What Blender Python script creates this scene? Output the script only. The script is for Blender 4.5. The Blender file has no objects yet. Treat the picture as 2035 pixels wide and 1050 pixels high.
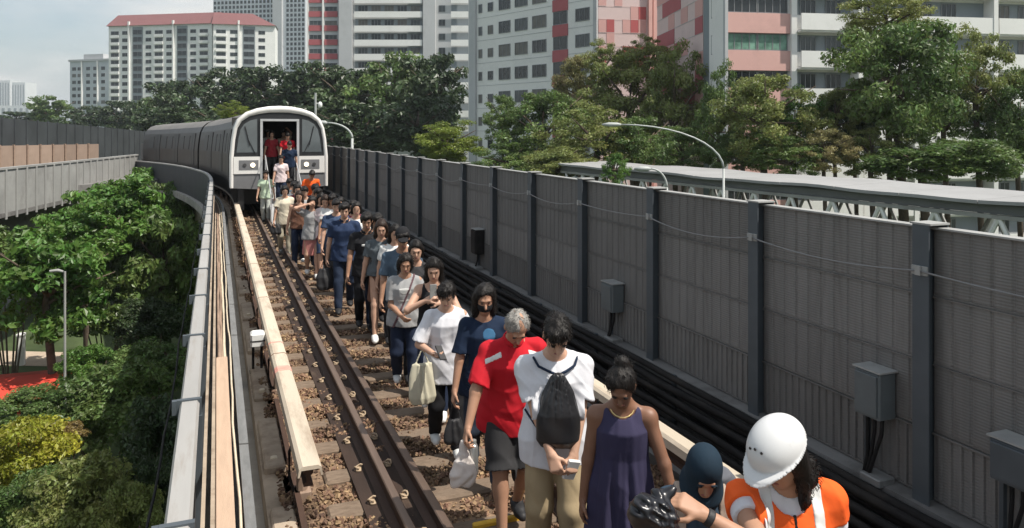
import bpy, math, random
import numpy as np
from mathutils import Vector, Matrix

# ------------------------------------------------------------------ camera, sky, sun, exposure
SC = bpy.context.scene
COL = SC.collection
F_PX, W_PX, H_PX, HOR = 1500.0, 2035.0, 1050.0, 260.0
TH = math.radians(21.39)
CT, ST = math.cos(TH), math.sin(TH)
CAMZ = 2.8
cam = bpy.data.cameras.new('camera')
camo = bpy.data.objects.new('camera', cam)
COL.objects.link(camo)
camo.location = (0, 0, CAMZ)
camo.rotation_euler = (math.radians(90), 0, -TH)
cam.sensor_width = 36
cam.sensor_fit = 'HORIZONTAL'
cam.lens = 36 * F_PX / W_PX
cam.shift_y = -(H_PX / 2 - HOR) / W_PX
cam.clip_start = 0.1
cam.clip_end = 8000
SC.camera = camo

SUN_EL = math.radians(59)
sun_dir = Vector((0.74 * math.cos(SUN_EL), -0.67 * math.cos(SUN_EL), math.sin(SUN_EL))).normalized()
wd = bpy.data.worlds.new('World')
SC.world = wd
wd.use_nodes = True
wn, wl = wd.node_tree.nodes, wd.node_tree.links
wn.clear()
wo = wn.new('ShaderNodeOutputWorld')
bg = wn.new('ShaderNodeBackground')
bg.inputs['Strength'].default_value = 0.125
sky = wn.new('ShaderNodeTexSky')
sky.sky_type = 'NISHITA'
sky.sun_disc = False
sky.sun_elevation = SUN_EL
sky.sun_rotation = math.atan2(sun_dir.x, sun_dir.y)
sky.air_density = 1.3
sky.dust_density = 2.5
tcw = wn.new('ShaderNodeTexCoord')
mpw = wn.new('ShaderNodeMapping')
mpw.inputs['Scale'].default_value = (3.0, 3.0, 9.0)
nzw = wn.new('ShaderNodeTexNoise')
nzw.inputs['Scale'].default_value = 1.15
nzw.inputs['Detail'].default_value = 6
nzw.inputs['Roughness'].default_value = 0.52
rpw = wn.new('ShaderNodeValToRGB')
rpw.color_ramp.elements[0].position = 0.36
rpw.color_ramp.elements[0].color = (0.50, 0.50, 0.50, 1)
rpw.color_ramp.elements[1].position = 0.68
rpw.color_ramp.elements[1].color = (0.95, 0.95, 0.95, 1)
clw = wn.new('ShaderNodeValToRGB')
clw.color_ramp.elements[0].position = 0.40
clw.color_ramp.elements[0].color = (2.45, 3.05, 3.5, 1)
clw.color_ramp.elements[1].position = 0.62
clw.color_ramp.elements[1].color = (5.1, 5.05, 4.9, 1)
mxw = wn.new('ShaderNodeMixRGB')
wl.new(tcw.outputs['Generated'], mpw.inputs['Vector'])
wl.new(mpw.outputs['Vector'], nzw.inputs['Vector'])
wl.new(nzw.outputs['Fac'], rpw.inputs['Fac'])
wl.new(nzw.outputs['Fac'], clw.inputs['Fac'])
wl.new(rpw.outputs['Color'], mxw.inputs['Fac'])
wl.new(sky.outputs['Color'], mxw.inputs['Color1'])
wl.new(clw.outputs['Color'], mxw.inputs['Color2'])
wl.new(mxw.outputs['Color'], bg.inputs['Color'])
wl.new(bg.outputs['Background'], wo.inputs['Surface'])

sl = bpy.data.lights.new('sun', 'SUN')
slo = bpy.data.objects.new('sun', sl)
COL.objects.link(slo)
sl.energy = 4.5
sl.angle = math.radians(0.5)
sl.color = (1.0, 0.94, 0.85)
slo.rotation_euler = sun_dir.to_track_quat('Z', 'Y').to_euler()
slo.location = (20, -20, 40)

SC.view_settings.view_transform = 'Standard'
SC.view_settings.look = 'None'
SC.view_settings.exposure = 0.46
SC.view_settings.gamma = 1.0
SC.view_settings.use_curve_mapping = False
SC.cycles.use_denoising = True
SC.cycles.max_bounces = 6
SC.cycles.transparent_max_bounces = 8

# ------------------------------------------------------------------ helpers
def at(px, py, d):
    """world point that stands at depth d behind photo pixel px, py"""
    xc = (px - W_PX / 2) * d / F_PX
    return Vector((xc * CT + d * ST, d * CT - xc * ST, CAMZ - (py - HOR) * d / F_PX))

def tag(o, label=None, cat=None, group=None, kind=None):
    if label: o['label'] = label
    if cat: o['category'] = cat
    if group: o['group'] = group
    if kind: o['kind'] = kind
    return o

def empty(name, loc=(0, 0, 0), rz=0.0):
    o = bpy.data.objects.new(name, None)
    COL.objects.link(o)
    o.location = loc
    o.rotation_euler = (0, 0, rz)
    o.empty_display_size = 0.2
    return o

def thing(name, label, cat, loc=(0, 0, 0), rz=0.0, group=None):
    return tag(empty(name, loc, rz), label, cat, group)

class MB:
    def __init__(s):
        s.v, s.f = [], []
    def box(s, x0, x1, y0, y1, z0, z1):
        n = len(s.v)
        s.v += [(x0, y0, z0), (x1, y0, z0), (x1, y1, z0), (x0, y1, z0), (x0, y0, z1), (x1, y0, z1), (x1, y1, z1), (x0, y1, z1)]
        s.f += [tuple(n + i for i in q) for q in ((0, 3, 2, 1), (4, 5, 6, 7), (0, 1, 5, 4), (1, 2, 6, 5), (2, 3, 7, 6), (3, 0, 4, 7))]
        return s
    def bbox(s, x0, x1, y0, y1, z0, z1, b=0.01):
        """box with chamfered vertical and top edges"""
        ring = [(x0 + b, y0), (x1 - b, y0), (x1, y0 + b), (x1, y1 - b), (x1 - b, y1), (x0 + b, y1), (x0, y1 - b), (x0, y0 + b)]
        cx, cy = (x0 + x1) / 2, (y0 + y1) / 2
        n = len(s.v)
        def sh(p):
            return (p[0] - math.copysign(b, p[0] - cx), p[1] - math.copysign(b, p[1] - cy))
        s.v += [(p[0], p[1], z0) for p in ring] + [(p[0], p[1], z1 - b) for p in ring] + [(*sh(p), z1) for p in ring]
        for k in range(2):
            for i in range(8):
                j = (i + 1) % 8
                s.f.append((n + k * 8 + i, n + k * 8 + j, n + k * 8 + 8 + j, n + k * 8 + 8 + i))
        s.f.append(tuple(n + 16 + i for i in range(8)))
        s.f.append(tuple(n + 7 - i for i in range(8)))
        return s
    def tube(s, pts, r, n=8, cap=True):
        pts = [Vector(p) for p in pts]
        rs = r if isinstance(r, (list, tuple)) else [r] * len(pts)
        b = len(s.v)
        up = Vector((0, 0, 1))
        for i, p in enumerate(pts):
            t = (pts[min(i + 1, len(pts) - 1)] - pts[max(i - 1, 0)]).normalized()
            a = t.cross(up)
            if a.length < 1e-3: a = t.cross(Vector((1, 0, 0)))
            a.normalize()
            c = a.cross(t).normalized()
            for k in range(n):
                w = 2 * math.pi * k / n
                s.v.append(tuple(p + (a * math.cos(w) + c * math.sin(w)) * rs[i]))
        for i in range(len(pts) - 1):
            for k in range(n):
                j = (k + 1) % n
                s.f.append((b + i * n + k, b + i * n + j, b + (i + 1) * n + j, b + (i + 1) * n + k))
        if cap:
            s.f.append(tuple(b + n - 1 - k for k in range(n)))
            s.f.append(tuple(b + (len(pts) - 1) * n + k for k in range(n)))
        return s
    def rings(s, rings, cap=True, close=True):
        b = len(s.v)
        n = len(rings[0])
        for r in rings: s.v += [tuple(p) for p in r]
        for i in range(len(rings) - 1):
            for k in range(n if close else n - 1):
                j = (k + 1) % n
                s.f.append((b + i * n + k, b + i * n + j, b + (i + 1) * n + j, b + (i + 1) * n + k))
        if cap and close:
            s.f.append(tuple(b + n - 1 - k for k in range(n)))
            s.f.append(tuple(b + (len(rings) - 1) * n + k for k in range(n)))
        return s
    def quad(s, a, b, c, d):
        n = len(s.v)
        s.v += [tuple(a), tuple(b), tuple(c), tuple(d)]
        s.f.append((n, n + 1, n + 2, n + 3))
        return s
    def mesh(s, name, mat, smooth=False):
        me = bpy.data.meshes.new(name)
        me.from_pydata(s.v, [], s.f)
        me.validate()
        if mat: me.materials.append(mat)
        if smooth:
            me.shade_smooth()
        me.update()
        return me
    def build(s, name, mat, parent=None, smooth=False):
        return link(name, s.mesh(name, mat, smooth), parent)

def link(name, me, parent=None, loc=None, rz=None):
    o = bpy.data.objects.new(name, me)
    COL.objects.link(o)
    if parent: o.parent = parent
    if loc is not None: o.location = loc
    if rz is not None: o.rotation_euler = (0, 0, rz)
    return o

def np_mesh(name, V, Fq, mat, smooth=True):
    """mesh from numpy vertices (n,3) and faces (m,k)"""
    me = bpy.data.meshes.new(name)
    k = Fq.shape[1]
    me.vertices.add(len(V)); me.vertices.foreach_set('co', np.ascontiguousarray(V, dtype=np.float32).ravel())
    me.loops.add(Fq.size); me.loops.foreach_set('vertex_index', np.ascontiguousarray(Fq, dtype=np.int32).ravel())
    me.polygons.add(len(Fq))
    me.polygons.foreach_set('loop_start', np.arange(0, Fq.size, k, dtype=np.int32))
    me.polygons.foreach_set('use_smooth', np.full(len(Fq), smooth, dtype=bool))
    if mat: me.materials.append(mat)
    me.update(calc_edges=True)
    return me

MATS = {}
def mat(name, col, rough=0.7, var=0.15, scale=3.0, bump=0.0, bscale=40.0, metal=0.0, stretch=(1, 1, 1), col2=None, spec=0.4, trans=0.0, island=False, emit=None, dirt=None, orand=0.0):
    """procedural material: base colour broken up by noise, optional second colour, fine bump"""
    if name in MATS: return MATS[name]
    m = bpy.data.materials.new(name)
    m.use_nodes = True
    nt, L = m.node_tree.nodes, m.node_tree.links
    b = nt['Principled BSDF']
    b.inputs['Roughness'].default_value = rough
    b.inputs['Metallic'].default_value = metal
    b.inputs['Specular IOR Level'].default_value = spec
    tc = nt.new('ShaderNodeTexCoord'); mp = nt.new('ShaderNodeMapping')
    mp.inputs['Scale'].default_value = stretch
    L.new(tc.outputs['Object'], mp.inputs['Vector'])
    nz = nt.new('ShaderNodeTexNoise'); nz.inputs['Scale'].default_value = scale; nz.inputs['Detail'].default_value = 5; nz.inputs['Roughness'].default_value = 0.62
    L.new(mp.outputs['Vector'], nz.inputs['Vector'])
    rp = nt.new('ShaderNodeValToRGB')
    c2 = col2 if col2 else col
    rp.color_ramp.elements[0].position = 0.3; rp.color_ramp.elements[1].position = 0.7
    rp.color_ramp.elements[0].color = tuple(max(0, c * (1 - var)) for c in col) + (1,)
    rp.color_ramp.elements[1].color = tuple(min(1, c * (1 + var)) for c in c2) + (1,)
    L.new(nz.outputs['Fac'], rp.inputs['Fac'])
    out = rp.outputs['Color']
    if island:
        gi = nt.new('ShaderNodeNewGeometry')
        mr = nt.new('ShaderNodeMapRange'); mr.inputs['To Min'].default_value = 0.62; mr.inputs['To Max'].default_value = 1.45
        L.new(gi.outputs['Random Per Island'], mr.inputs['Value'])
        hs = nt.new('ShaderNodeHueSaturation')
        mr2 = nt.new('ShaderNodeMapRange'); mr2.inputs['To Min'].default_value = 0.48; mr2.inputs['To Max'].default_value = 0.52
        L.new(gi.outputs['Random Per Island'], mr2.inputs['Value'])
        L.new(mr.outputs['Result'], hs.inputs['Value']); L.new(mr2.outputs['Result'], hs.inputs['Hue'])
        L.new(out, hs.inputs['Color']); out = hs.outputs['Color']
    if orand > 0:
        oi = nt.new('ShaderNodeObjectInfo'); m3 = nt.new('ShaderNodeMapRange'); m3.inputs['To Min'].default_value = 1 - orand; m3.inputs['To Max'].default_value = 1 + orand
        L.new(oi.outputs['Random'], m3.inputs['Value']); h3 = nt.new('ShaderNodeHueSaturation'); L.new(m3.outputs['Result'], h3.inputs['Value']); L.new(out, h3.inputs['Color']); out = h3.outputs['Color']
    if dirt:
        n2 = nt.new('ShaderNodeTexNoise'); n2.inputs['Scale'].default_value = dirt[1]; n2.inputs['Detail'].default_value = 7; n2.inputs['Roughness'].default_value = 0.7
        L.new(mp.outputs['Vector'], n2.inputs['Vector'])
        r2 = nt.new('ShaderNodeValToRGB'); r2.color_ramp.elements[0].position = dirt[2]; r2.color_ramp.elements[1].position = min(1, dirt[2] + 0.18)
        r2.color_ramp.elements[0].color = (0, 0, 0, 1); r2.color_ramp.elements[1].color = (dirt[3],) * 3 + (1,)
        L.new(n2.outputs['Fac'], r2.inputs['Fac'])
        mx = nt.new('ShaderNodeMixRGB'); mx.inputs['Color2'].default_value = tuple(dirt[0]) + (1,)
        L.new(r2.outputs['Color'], mx.inputs['Fac']); L.new(out, mx.inputs['Color1']); out = mx.outputs['Color']
    L.new(out, b.inputs['Base Color'])
    if bump > 0:
        nb = nt.new('ShaderNodeTexNoise'); nb.inputs['Scale'].default_value = bscale; nb.inputs['Detail'].default_value = 4
        L.new(mp.outputs['Vector'], nb.inputs['Vector'])
        bp = nt.new('ShaderNodeBump'); bp.inputs['Strength'].default_value = bump; bp.inputs['Distance'].default_value = 0.01
        L.new(nb.outputs['Fac'], bp.inputs['Height']); L.new(bp.outputs['Normal'], b.inputs['Normal'])
    if trans > 0:
        ms = nt.new('ShaderNodeMixShader'); ms.inputs['Fac'].default_value = trans
        tr = nt.new('ShaderNodeBsdfTranslucent')
        L.new(out, tr.inputs['Color'])
        L.new(b.outputs['BSDF'], ms.inputs[1]); L.new(tr.outputs['BSDF'], ms.inputs[2])
        L.new(ms.outputs['Shader'], nt['Material Output'].inputs['Surface'])
    if emit:
        b.inputs['Emission Color'].default_value = tuple(emit[:3]) + (1,)
        b.inputs['Emission Strength'].default_value = emit[3]
    MATS[name] = m
    return m

def wob(s, a, ph=0.0):
    return a * (math.sin(s * 1.3 + ph) + 0.6 * math.sin(s * 2.9 + ph * 2.3) + 0.4 * math.sin(s * 5.3 + ph * 1.7))

# the line of the track: straight, then a left-hand curve that falls gently away
XC, S0, RAD = 2.03, 28.0, 100.0
def trk(s, x=0.0, z=0.0):
    """point at running length s, x to the right of the centre line, z above the rail heads"""
    if s <= S0: return Vector((XC + x, s, z))
    a = (s - S0) / RAD
    dz = -0.011 * (s - S0) * min(1, (s - S0) / 12)
    return Vector((XC - RAD * (1 - math.cos(a)) + x * math.cos(a), S0 + RAD * math.sin(a) + x * math.sin(a), z + dz))
def srange(s0, s1, step=2.0):
    out = [s0]
    if s1 > S0 and s0 < S0: out.append(S0); s = S0
    else: s = s0
    if s1 <= S0: return [s0, s1]
    while s + step < s1:
        s += step; out.append(s)
    out.append(s1)
    return out
def sweep(mb, prof, ss, cap=True):
    return mb.rings([[trk(s, x, z) for x, z in prof] for s in ss], cap)
def rect(x0, x1, z0, z1):
    return [(x0, z0), (x1, z0), (x1, z1), (x0, z1)]
# ------------------------------------------------------------------ materials of the setting
M_conc = mat('concrete', (0.33, 0.31, 0.28), 0.9, 0.2, 1.5, 0.4, 30, dirt=((0.16, 0.14, 0.12), 2.2, 0.52, 0.6))
M_concd = mat('concrete_dark', (0.17, 0.165, 0.16), 0.9, 0.25, 1.2, 0.4, 30, dirt=((0.07, 0.065, 0.06), 2.0, 0.5, 0.7))
M_conct = mat('concrete_tan', (0.36, 0.29, 0.22), 0.9, 0.2, 2.0, 0.4, 30, dirt=((0.17, 0.12, 0.085), 3.0, 0.5, 0.7))
M_sleeper = mat('sleeper', (0.18, 0.132, 0.094), 0.9, 0.3, 4, 0.5, 25, stretch=(1, 4, 1), dirt=((0.10, 0.066, 0.045), 3.5, 0.48, 0.8))
M_ballast = mat('ballast_stone', (0.25, 0.155, 0.095), 0.92, 0.35, 6, 0.5, 60, island=True, dirt=((0.06, 0.038, 0.027), 1.7, 0.43, 0.85))
M_bed = mat('ballast_bed', (0.12, 0.08, 0.055), 0.95, 0.4, 14, 0.9, 35, col2=(0.22, 0.145, 0.09))
M_rail = mat('rail_rust', (0.062, 0.034, 0.023), 0.75, 0.3, 5, 0.3, 60, stretch=(1, .2, 1))
M_railtop = mat('rail_head', (0.22, 0.155, 0.12), 0.45, 0.2, 8, metal=0.6, stretch=(1, .1, 1))
M_clip = mat('clip', (0.36, 0.27, 0.18), 0.6, 0.35, 30)
M_cream = mat('cream_cover', (0.54, 0.465, 0.365), 0.65, 0.12, 1.1, 0.1, 60, stretch=(3, .5, 1), orand=.06, dirt=((0.26, 0.19, 0.135), 2.4, 0.50, 0.6))
M_pinkmark = mat('pink_mark', (0.62, 0.30, 0.24), 0.7, 0.2, 8)
M_plank = mat('plank', (0.48, 0.345, 0.25), 0.8, 0.10, 3.0, 0.2, 30, stretch=(6, .6, 1), dirt=((0.22, 0.13, 0.09), 3.5, 0.62, 0.6))
M_coping = mat('coping_paint', (0.32, 0.31, 0.295), 0.5, 0.1, 1.2, stretch=(4, .5, 1), orand=.08, dirt=((0.21, 0.18, 0.15), 2.4, 0.50, 0.6))
M_navy = mat('navy_panel', (0.022, 0.026, 0.034), 0.6, 0.3, 2.5, 0.2, 30)
M_galv = mat('galvanised', (0.22, 0.22, 0.215), 0.55, 0.2, 5, 0.1, 50, metal=0.35, stretch=(3, .6, 1), dirt=((0.16, 0.14, 0.12), 4.0, 0.55, 0.5))
M_black = mat('black_rubber', (0.013, 0.012, 0.012), 0.8, 0.3, 10, spec=0.2, stretch=(1, .5, 1), dirt=((0.05, 0.043, 0.036), 3.0, 0.5, 0.5))
M_cabw = mat('white_cable', (0.62, 0.53, 0.40), 0.6, 0.1, 8)
M_cabb = mat('brown_cable', (0.27, 0.19, 0.14), 0.8, 0.3, 4, stretch=(2, .5, 1))
M_white = mat('white_paint', (0.72, 0.72, 0.70), 0.5, 0.06, 3)
M_yellow = mat('yellow_paint', (0.65, 0.38, 0.04), 0.6, 0.15, 10)
M_post = mat('wall_post', (0.075, 0.088, 0.10), 0.5, 0.15, 3, metal=0.15)
M_cap = mat('wall_cap', (0.30, 0.30, 0.29), 0.6, 0.15, 4)
M_box = mat('box_grey', (0.105, 0.12, 0.125), 0.5, 0.1, 5)

def panel_mat(name, col, pitch):
    m = mat(name, col, 0.75, 0.14, 1.3, stretch=(1, 4, .35), orand=.13, dirt=((col[0] * .5, col[1] * .48, col[2] * .46), 1.6, 0.52, 0.55))
    nt, L = m.node_tree.nodes, m.node_tree.links
    tc = nt.new('ShaderNodeTexCoord'); wv = nt.new('ShaderNodeTexWave')
    wv.wave_type = 'BANDS'; wv.bands_direction = 'Z'; wv.inputs['Scale'].default_value = 1 / pitch * 0.5 / math.pi * 2
    wv.inputs['Distortion'].default_value = 0.0
    L.new(tc.outputs['Object'], wv.inputs['Vector'])
    bp = nt.new('ShaderNodeBump'); bp.inputs['Strength'].default_value = 0.45; bp.inputs['Distance'].default_value = 0.004
    L.new(wv.outputs['Fac'], bp.inputs['Height']); L.new(bp.outputs['Normal'], nt['Principled BSDF'].inputs['Normal'])
    return m
M_panel = panel_mat('wall_panel', (0.160, 0.154, 0.147), 0.02)
M_panelb = panel_mat('wall_panel_warm', (0.30, 0.22, 0.17), 0.02)

# ------------------------------------------------------------------ ground and far setting
gz = -9.0
M_ground = mat('ground_grass', (0.035, 0.06, 0.018), 0.95, 0.4, 0.25, 0.6, 3, col2=(0.06, 0.085, 0.03))
g = MB().quad((-3000, -300, gz), (3000, -300, gz), (3000, 4500, gz), (-3000, 4500, gz)).build('ground', M_ground)
tag(g, kind='structure')
M_path = mat('path_paving', (0.42, 0.34, 0.26), 0.9, 0.15, 1.5)
a0, b0 = at(-260, 690, 41), at(190, 700, 40)
pth = MB().quad((a0.x, a0.y - 2.6, gz + .02), (b0.x, b0.y - 2.6, gz + .02), (b0.x, b0.y, gz + .02), (a0.x, a0.y, gz + .02)).build('path', M_path)
tag(pth, kind='structure')

# ------------------------------------------------------------------ our viaduct: deck, bed, sleepers, rails
SS = srange(-4, 130, 2.0)
mb = MB()
sweep(mb, [(-2.42, -0.42), (2.75, -0.42), (2.75, -0.75), (1.5, -1.1), (1.2, -2.6), (-1.2, -2.6), (-1.35, -1.1), (-2.42, -0.75)], SS)
deck = mb.build('viaduct_deck', M_conc); tag(deck, kind='structure')
for s in (8, 36, 64, 92):
    p = trk(s, 0, -2.6)
    pm = MB(); pm.bbox(-.9, .9, -.7, .7, gz - p.z - .3, -.9, .12); pm.bbox(-1.3, 1.3, -.9, .9, -.9, 0.01, .15)
    o = pm.build('pier', M_conc, deck); o.location = p
bed = sweep(MB(), [(-1.66, -0.41), (1.75, -0.41), (1.6, -.20), (-1.5, -.20)], srange(-4, 130, 2)).build('track_bed', M_bed)
tag(bed, kind='structure')

slm = MB().bbox(-1.2, 1.2, -.115, .115, -.16, 0, .018).mesh('sleeper', M_sleeper)
def railmesh(x):
    mb = MB()
    prof = [(x - .07, -.158), (x + .07, -.158), (x + .07, -.148), (x + .012, -.125), (x + .012, -.045), (x + .034, -.035), (x + .034, -.008), (x - .034, -.008), (x - .034, -.035), (x - .012, -.045), (x - .012, -.125), (x - .07, -.148)]
    return sweep(mb, prof, SS)
for x in (-.7175 - .036, -.5, .5, .7175 + .036):
    r = railmesh(x).build('rail', M_rail, bed)
    sweep(MB(), [(x - .033, -.0075), (x + .033, -.0075), (x + .026, 0), (x - .026, 0)], SS).build('rail_head', M_railtop, r)
M_bearer = mat('rail_bearer', (0.034, 0.020, 0.014), 0.85, 0.35, 3, 0.5, 30, stretch=(1, .3, 1), dirt=((0.11, 0.075, 0.05), 5, 0.56, 0.6))
for x0, x1 in ((-.96, -.40), (.40, .96)):
    sweep(MB(), rect(x0, x1, -.21, -.150), SS).build('rail_bearer', M_bearer, bed)
cl = MB()
cl.tube([(.045 * math.cos(a), .045 * math.sin(a), .03 + .014 * math.sin(2 * a)) for a in [i * math.pi / 5 + .5 for i in range(8)]], .0105, 6)
cl.bbox(-.03, .03, -.06, .06, 0, .018, .006)
clm = cl.mesh('rail_clip', M_clip, True)
random.seed(4)
SLP = 0.62
n = 0
for i in range(44):
    s = 0.4 + i * SLP
    o = link('sleeper', slm, bed, trk(s, random.uniform(-.03, .03), -.16 + random.uniform(-.008, .004)), random.uniform(-.015, .015))
    if s > 1.5:
        for x in (-.7175 - .036 - .125, -.627, .627):
            c = link('rail_clip', clm, bed, trk(s, x, -.148), random.uniform(-.3, .3)); c.rotation_euler.z += (math.pi if x > -.7 else 0); c.scale = (.78,) * 3; n += 1
# ballast stones: uncountable, real geometry
def stones(n, s0, s1, x0, x1, smin, smax, seed):
    rg = np.random.default_rng(seed)
    base = np.array([(-1, -1, -1), (1, -1, -1), (1, 1, -1), (-1, 1, -1), (-1, -1, 1), (1, -1, 1), (1, 1, 1), (-1, 1, 1)], float)
    fb = np.array([(0, 3, 2, 1), (4, 5, 6, 7), (0, 1, 5, 4), (1, 2, 6, 5), (2, 3, 7, 6), (3, 0, 4, 7)])
    s = s0 + (s1 - s0) * rg.random(n); x = x0 + (x1 - x0) * rg.random(n)
    sz = (smin + (smax - smin) * rg.random(n) ** 1.6) * 0.5
    V = base[None] * (1 + rg.uniform(-.42, .25, (n, 8, 3))) * np.array([1, .8, .6]) * sz[:, None, None]
    q = rg.normal(size=(n, 4)); q /= np.linalg.norm(q, axis=1)[:, None]
    w, a, b, c = q.T
    R = np.stack([1 - 2 * (b * b + c * c), 2 * (a * b - c * w), 2 * (a * c + b * w), 2 * (a * b + c * w), 1 - 2 * (a * a + c * c), 2 * (b * c - a * w), 2 * (a * c - b * w), 2 * (b * c + a * w), 1 - 2 * (a * a + b * b)], 1).reshape(n, 3, 3)
    V = np.einsum('nij,nkj->nki', R, V)
    # stones sink where a sleeper lies
    ph = np.abs(((s - 0.4) / SLP + .5) % 1 - .5) * SLP
    z = -.205 + .03 * np.minimum(1, np.maximum(0, ph - .1) / .1) + rg.uniform(-.015, .02, n) + .02 * np.sin(s * 2.1 + x * 3)
    V += np.stack([XC + x, s, z], 1)[:, None]
    return V.reshape(-1, 3), (fb[None] + np.arange(n)[:, None, None] * 8).reshape(-1, 4)
V1, Q1 = stones(46000, 2.2, 15, -1.55, 1.62, .018, .046, 1)
V2, Q2 = stones(14000, 15, 30, -1.55, 1.62, .035, .07, 2)
bal = link('ballast', np_mesh('ballast', np.concatenate([V1, V2]), np.concatenate([Q1, Q2 + len(V1)]), M_ballast, False))
tag(bal, 'tan brown ballast stones between the sleepers of the track', 'ballast', kind='stuff')

# ------------------------------------------------------------------ left edge of the deck: parapet, cable trough
pr = thing('parapet', 'dark parapet with a white painted coping along the left edge of the deck', 'parapet')
XL = -.161 - XC
sweep(MB(), rect(XL - .03, XL + .03, -.44, .98), SS).build('parapet_panel', M_navy, pr)
BAY = 1.67
cps = [3.65 + BAY * k - 4 * BAY for k in range(0, 48)]
for i in range(len(cps) - 1):
    ss = [cps[i] + .012, cps[i + 1] - .012] if cps[i + 1] <= S0 else [cps[i] + .012, (cps[i] + cps[i + 1]) / 2, cps[i + 1] - .012]
    sweep(MB(), [(XL - .05, .975), (XL + .052, .975), (XL + .06, 1.03), (XL + .045, 1.052), (XL - .045, 1.052), (XL - .058, 1.03)], ss).build('coping', M_coping, pr)
    if cps[i] < 30:
        m2 = MB(); s = cps[i]
        m2.box(XC + XL - .075, XC + XL + .072, s - .018, s + .018, .955, 1.062)
        m2.box(XC + XL + .035, XC + XL + .075, s - .035, s + .035, -.43, .955)
        m2.build('clamp_post', M_post, pr)
        m3 = MB(); m3.box(XC + XL - .105, XC + XL - .076, s - .02, s + .02, .97, 1.06); m3.build('bracket', M_post, pr)
# narrow inner ledge strip
sweep(MB(), rect(XL + .078, XL + .10, .55, .60), srange(-2, 60)).build('inner_rail', M_conct, pr)
hc = MB().tube([(XC + XL - .17 + wob(s, .006), s, .72 + wob(s, .02, 2)) for s in np.arange(0, 30, .4)], .008, 6).build('wire', M_black, pr)

tr = thing('cable_trough', 'galvanised cable trough running beside the white parapet coping', 'cable trough')
ssn = srange(-3, 120)
sweep(MB(), rect(-2.07, -2.04, -.42, .02), ssn).build('trough_side', M_conct, tr)
sweep(MB(), rect(-2.05, -1.80, -.425, -.10), ssn).build('trough_floor', M_concd, tr)
for i in range(24):
    s0, s1 = -2.5 + i * 1.9, -2.5 + i * 1.9 + 1.888
    if s1 > 34: break
    sweep(MB(), [(-1.845, -.42), (-1.77, -.42), (-1.77, .05 + .008 * (i % 3)), (-1.845, .055 + .008 * (i % 3))], srange(s0, s1)).build('trough_wall', M_galv, tr)
sweep(MB(), rect(-1.845, -1.77, -.42, .05), srange(32, 120)).build('trough_wall', M_galv, tr)
for x, w, mm, z in ((-2.0, .022, M_cabb, -.01), (-1.93, .02, M_cabw, -.03), (-1.965, .018, M_cabb, -.04)):
    MB().tube([trk(s, x + wob(s, .005, x * 50), z + wob(s, .004, x * 31)) for s in np.arange(9.8, 80, .45)], w, 7).build('cable', mm, tr, True)
MB().tube([trk(s, -1.875 + wob(s, .007, 1), .035 + wob(s, .004)) for s in np.arange(0, 80, .4)], .011, 7).build('white_cable', M_cabw, tr, True)
pk = MB().bbox(XC - 2.035, XC - 1.905, -.5, 9.9, .0, .032, .006).build('plank', M_plank)
tag(pk, 'long pale timber plank covering the cable trough', 'plank')
# rough concrete strip carrying the left conductor rail
st = sweep(MB(), rect(-1.66, -1.43, -.415, -.20), srange(-3, 120)).build('conductor_strip', M_conct, bed)
for i in range(9):
    s = 1.2 + i * 1.9
    MB().bbox(XC - 1.64, XC - 1.46, s, s + 1.2, -.21, -.155 + .02 * (i % 2), .015).build('concrete_pad', M_conct, bed)
    sweep(MB(), rect(-1.445, -1.40, -.2, -.12), [s + .1, s + 1.7]).build('steel_angle', M_rail, bed)
    MB().bbox(XC - 1.58, XC - 1.52, s + .15, s + .21, -.155, -.12, .008).build('pale_bolt', M_cabw, bed)

# ------------------------------------------------------------------ conductor (third) rails with cream covers
def conductor(name, label, x, s0, s1, marks):
    t = thing(name, label, 'conductor rail')
    cs = []
    s = s0
    L = 3.05
    while s < s1:
        e = min(s + L, s1)
        prof = [(x - .092, .235), (x - .082, .295), (x - .055, .315), (x + .055, .315), (x + .082, .295), (x + .092, .235), (x + .078, .235), (x + .066, .285), (x - .066, .285), (x - .078, .235)]
        sweep(MB(), prof, srange(s + .006, e - .006)).build('cover', M_cream, t)
        sweep(MB(), [(x - .094, .236), (x - .084, .298), (x - .056, .3185), (x + .056, .3185), (x + .084, .298), (x + .094, .236)], [e - .012, e + .012]).build('joint_band', M_cabb, t) if e < s1 and e < S0 else None
        s = e
    sweep(MB(), [(x - .035, .10), (x + .035, .10), (x + .035, .12), (x + .012, .135), (x + .012, .185), (x + .037, .195), (x + .037, .225), (x - .037, .225), (x - .037, .195), (x - .012, .185), (x - .012, .135), (x - .035, .12)], srange(s0 + .15, s1)).build('conductor', M_rail, t)
    s = s0 + .6
    while s < min(s1, 40):
        p = trk(s, x)
        m = MB(); m.bbox(-.07, .07, -.06, .06, -.21, -.12, .01); m.tube([(0, 0, -.13), (0, 0, -.02), (0, 0, .02), (0, 0, .1)], [.045, .045, .03, .03], 8)
        o = m.build('insulator', M_cabb, t); o.location = p
        m = MB(); m.tube([(-.06, 0, -.15), (-.10, 0, .0), (-.10, 0, .2), (-.07, 0, .26)], .014, 6)
        o = m.build('bracket', M_black, t); o.location = p
        s += 2.6
    for (s, w) in marks:
        sweep(MB(), [(x - .0935, .24), (x - .0835, .2965), (x - .0555, .3172), (x + .0555, .3172), (x + .0835, .2965), (x + .0935, .24)], [s, s + w]).build('pink_stain', M_pinkmark, t)
    return t
conductor('conductor_rail', 'conductor rail under a cream cover left of the track, ending near the camera', -1.38, 5.75, 110, ((8.15, .16), (9.25, .05)))
conductor('conductor_rail', 'conductor rail under a cream cover between the people and the dark wall', 1.45, -2.0, 8.2, ())
jb = thing('isolator_box', 'small white isolator box on black legs beside the left conductor rail', 'box', (XC - 1.555, 9.9, 0))
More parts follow.
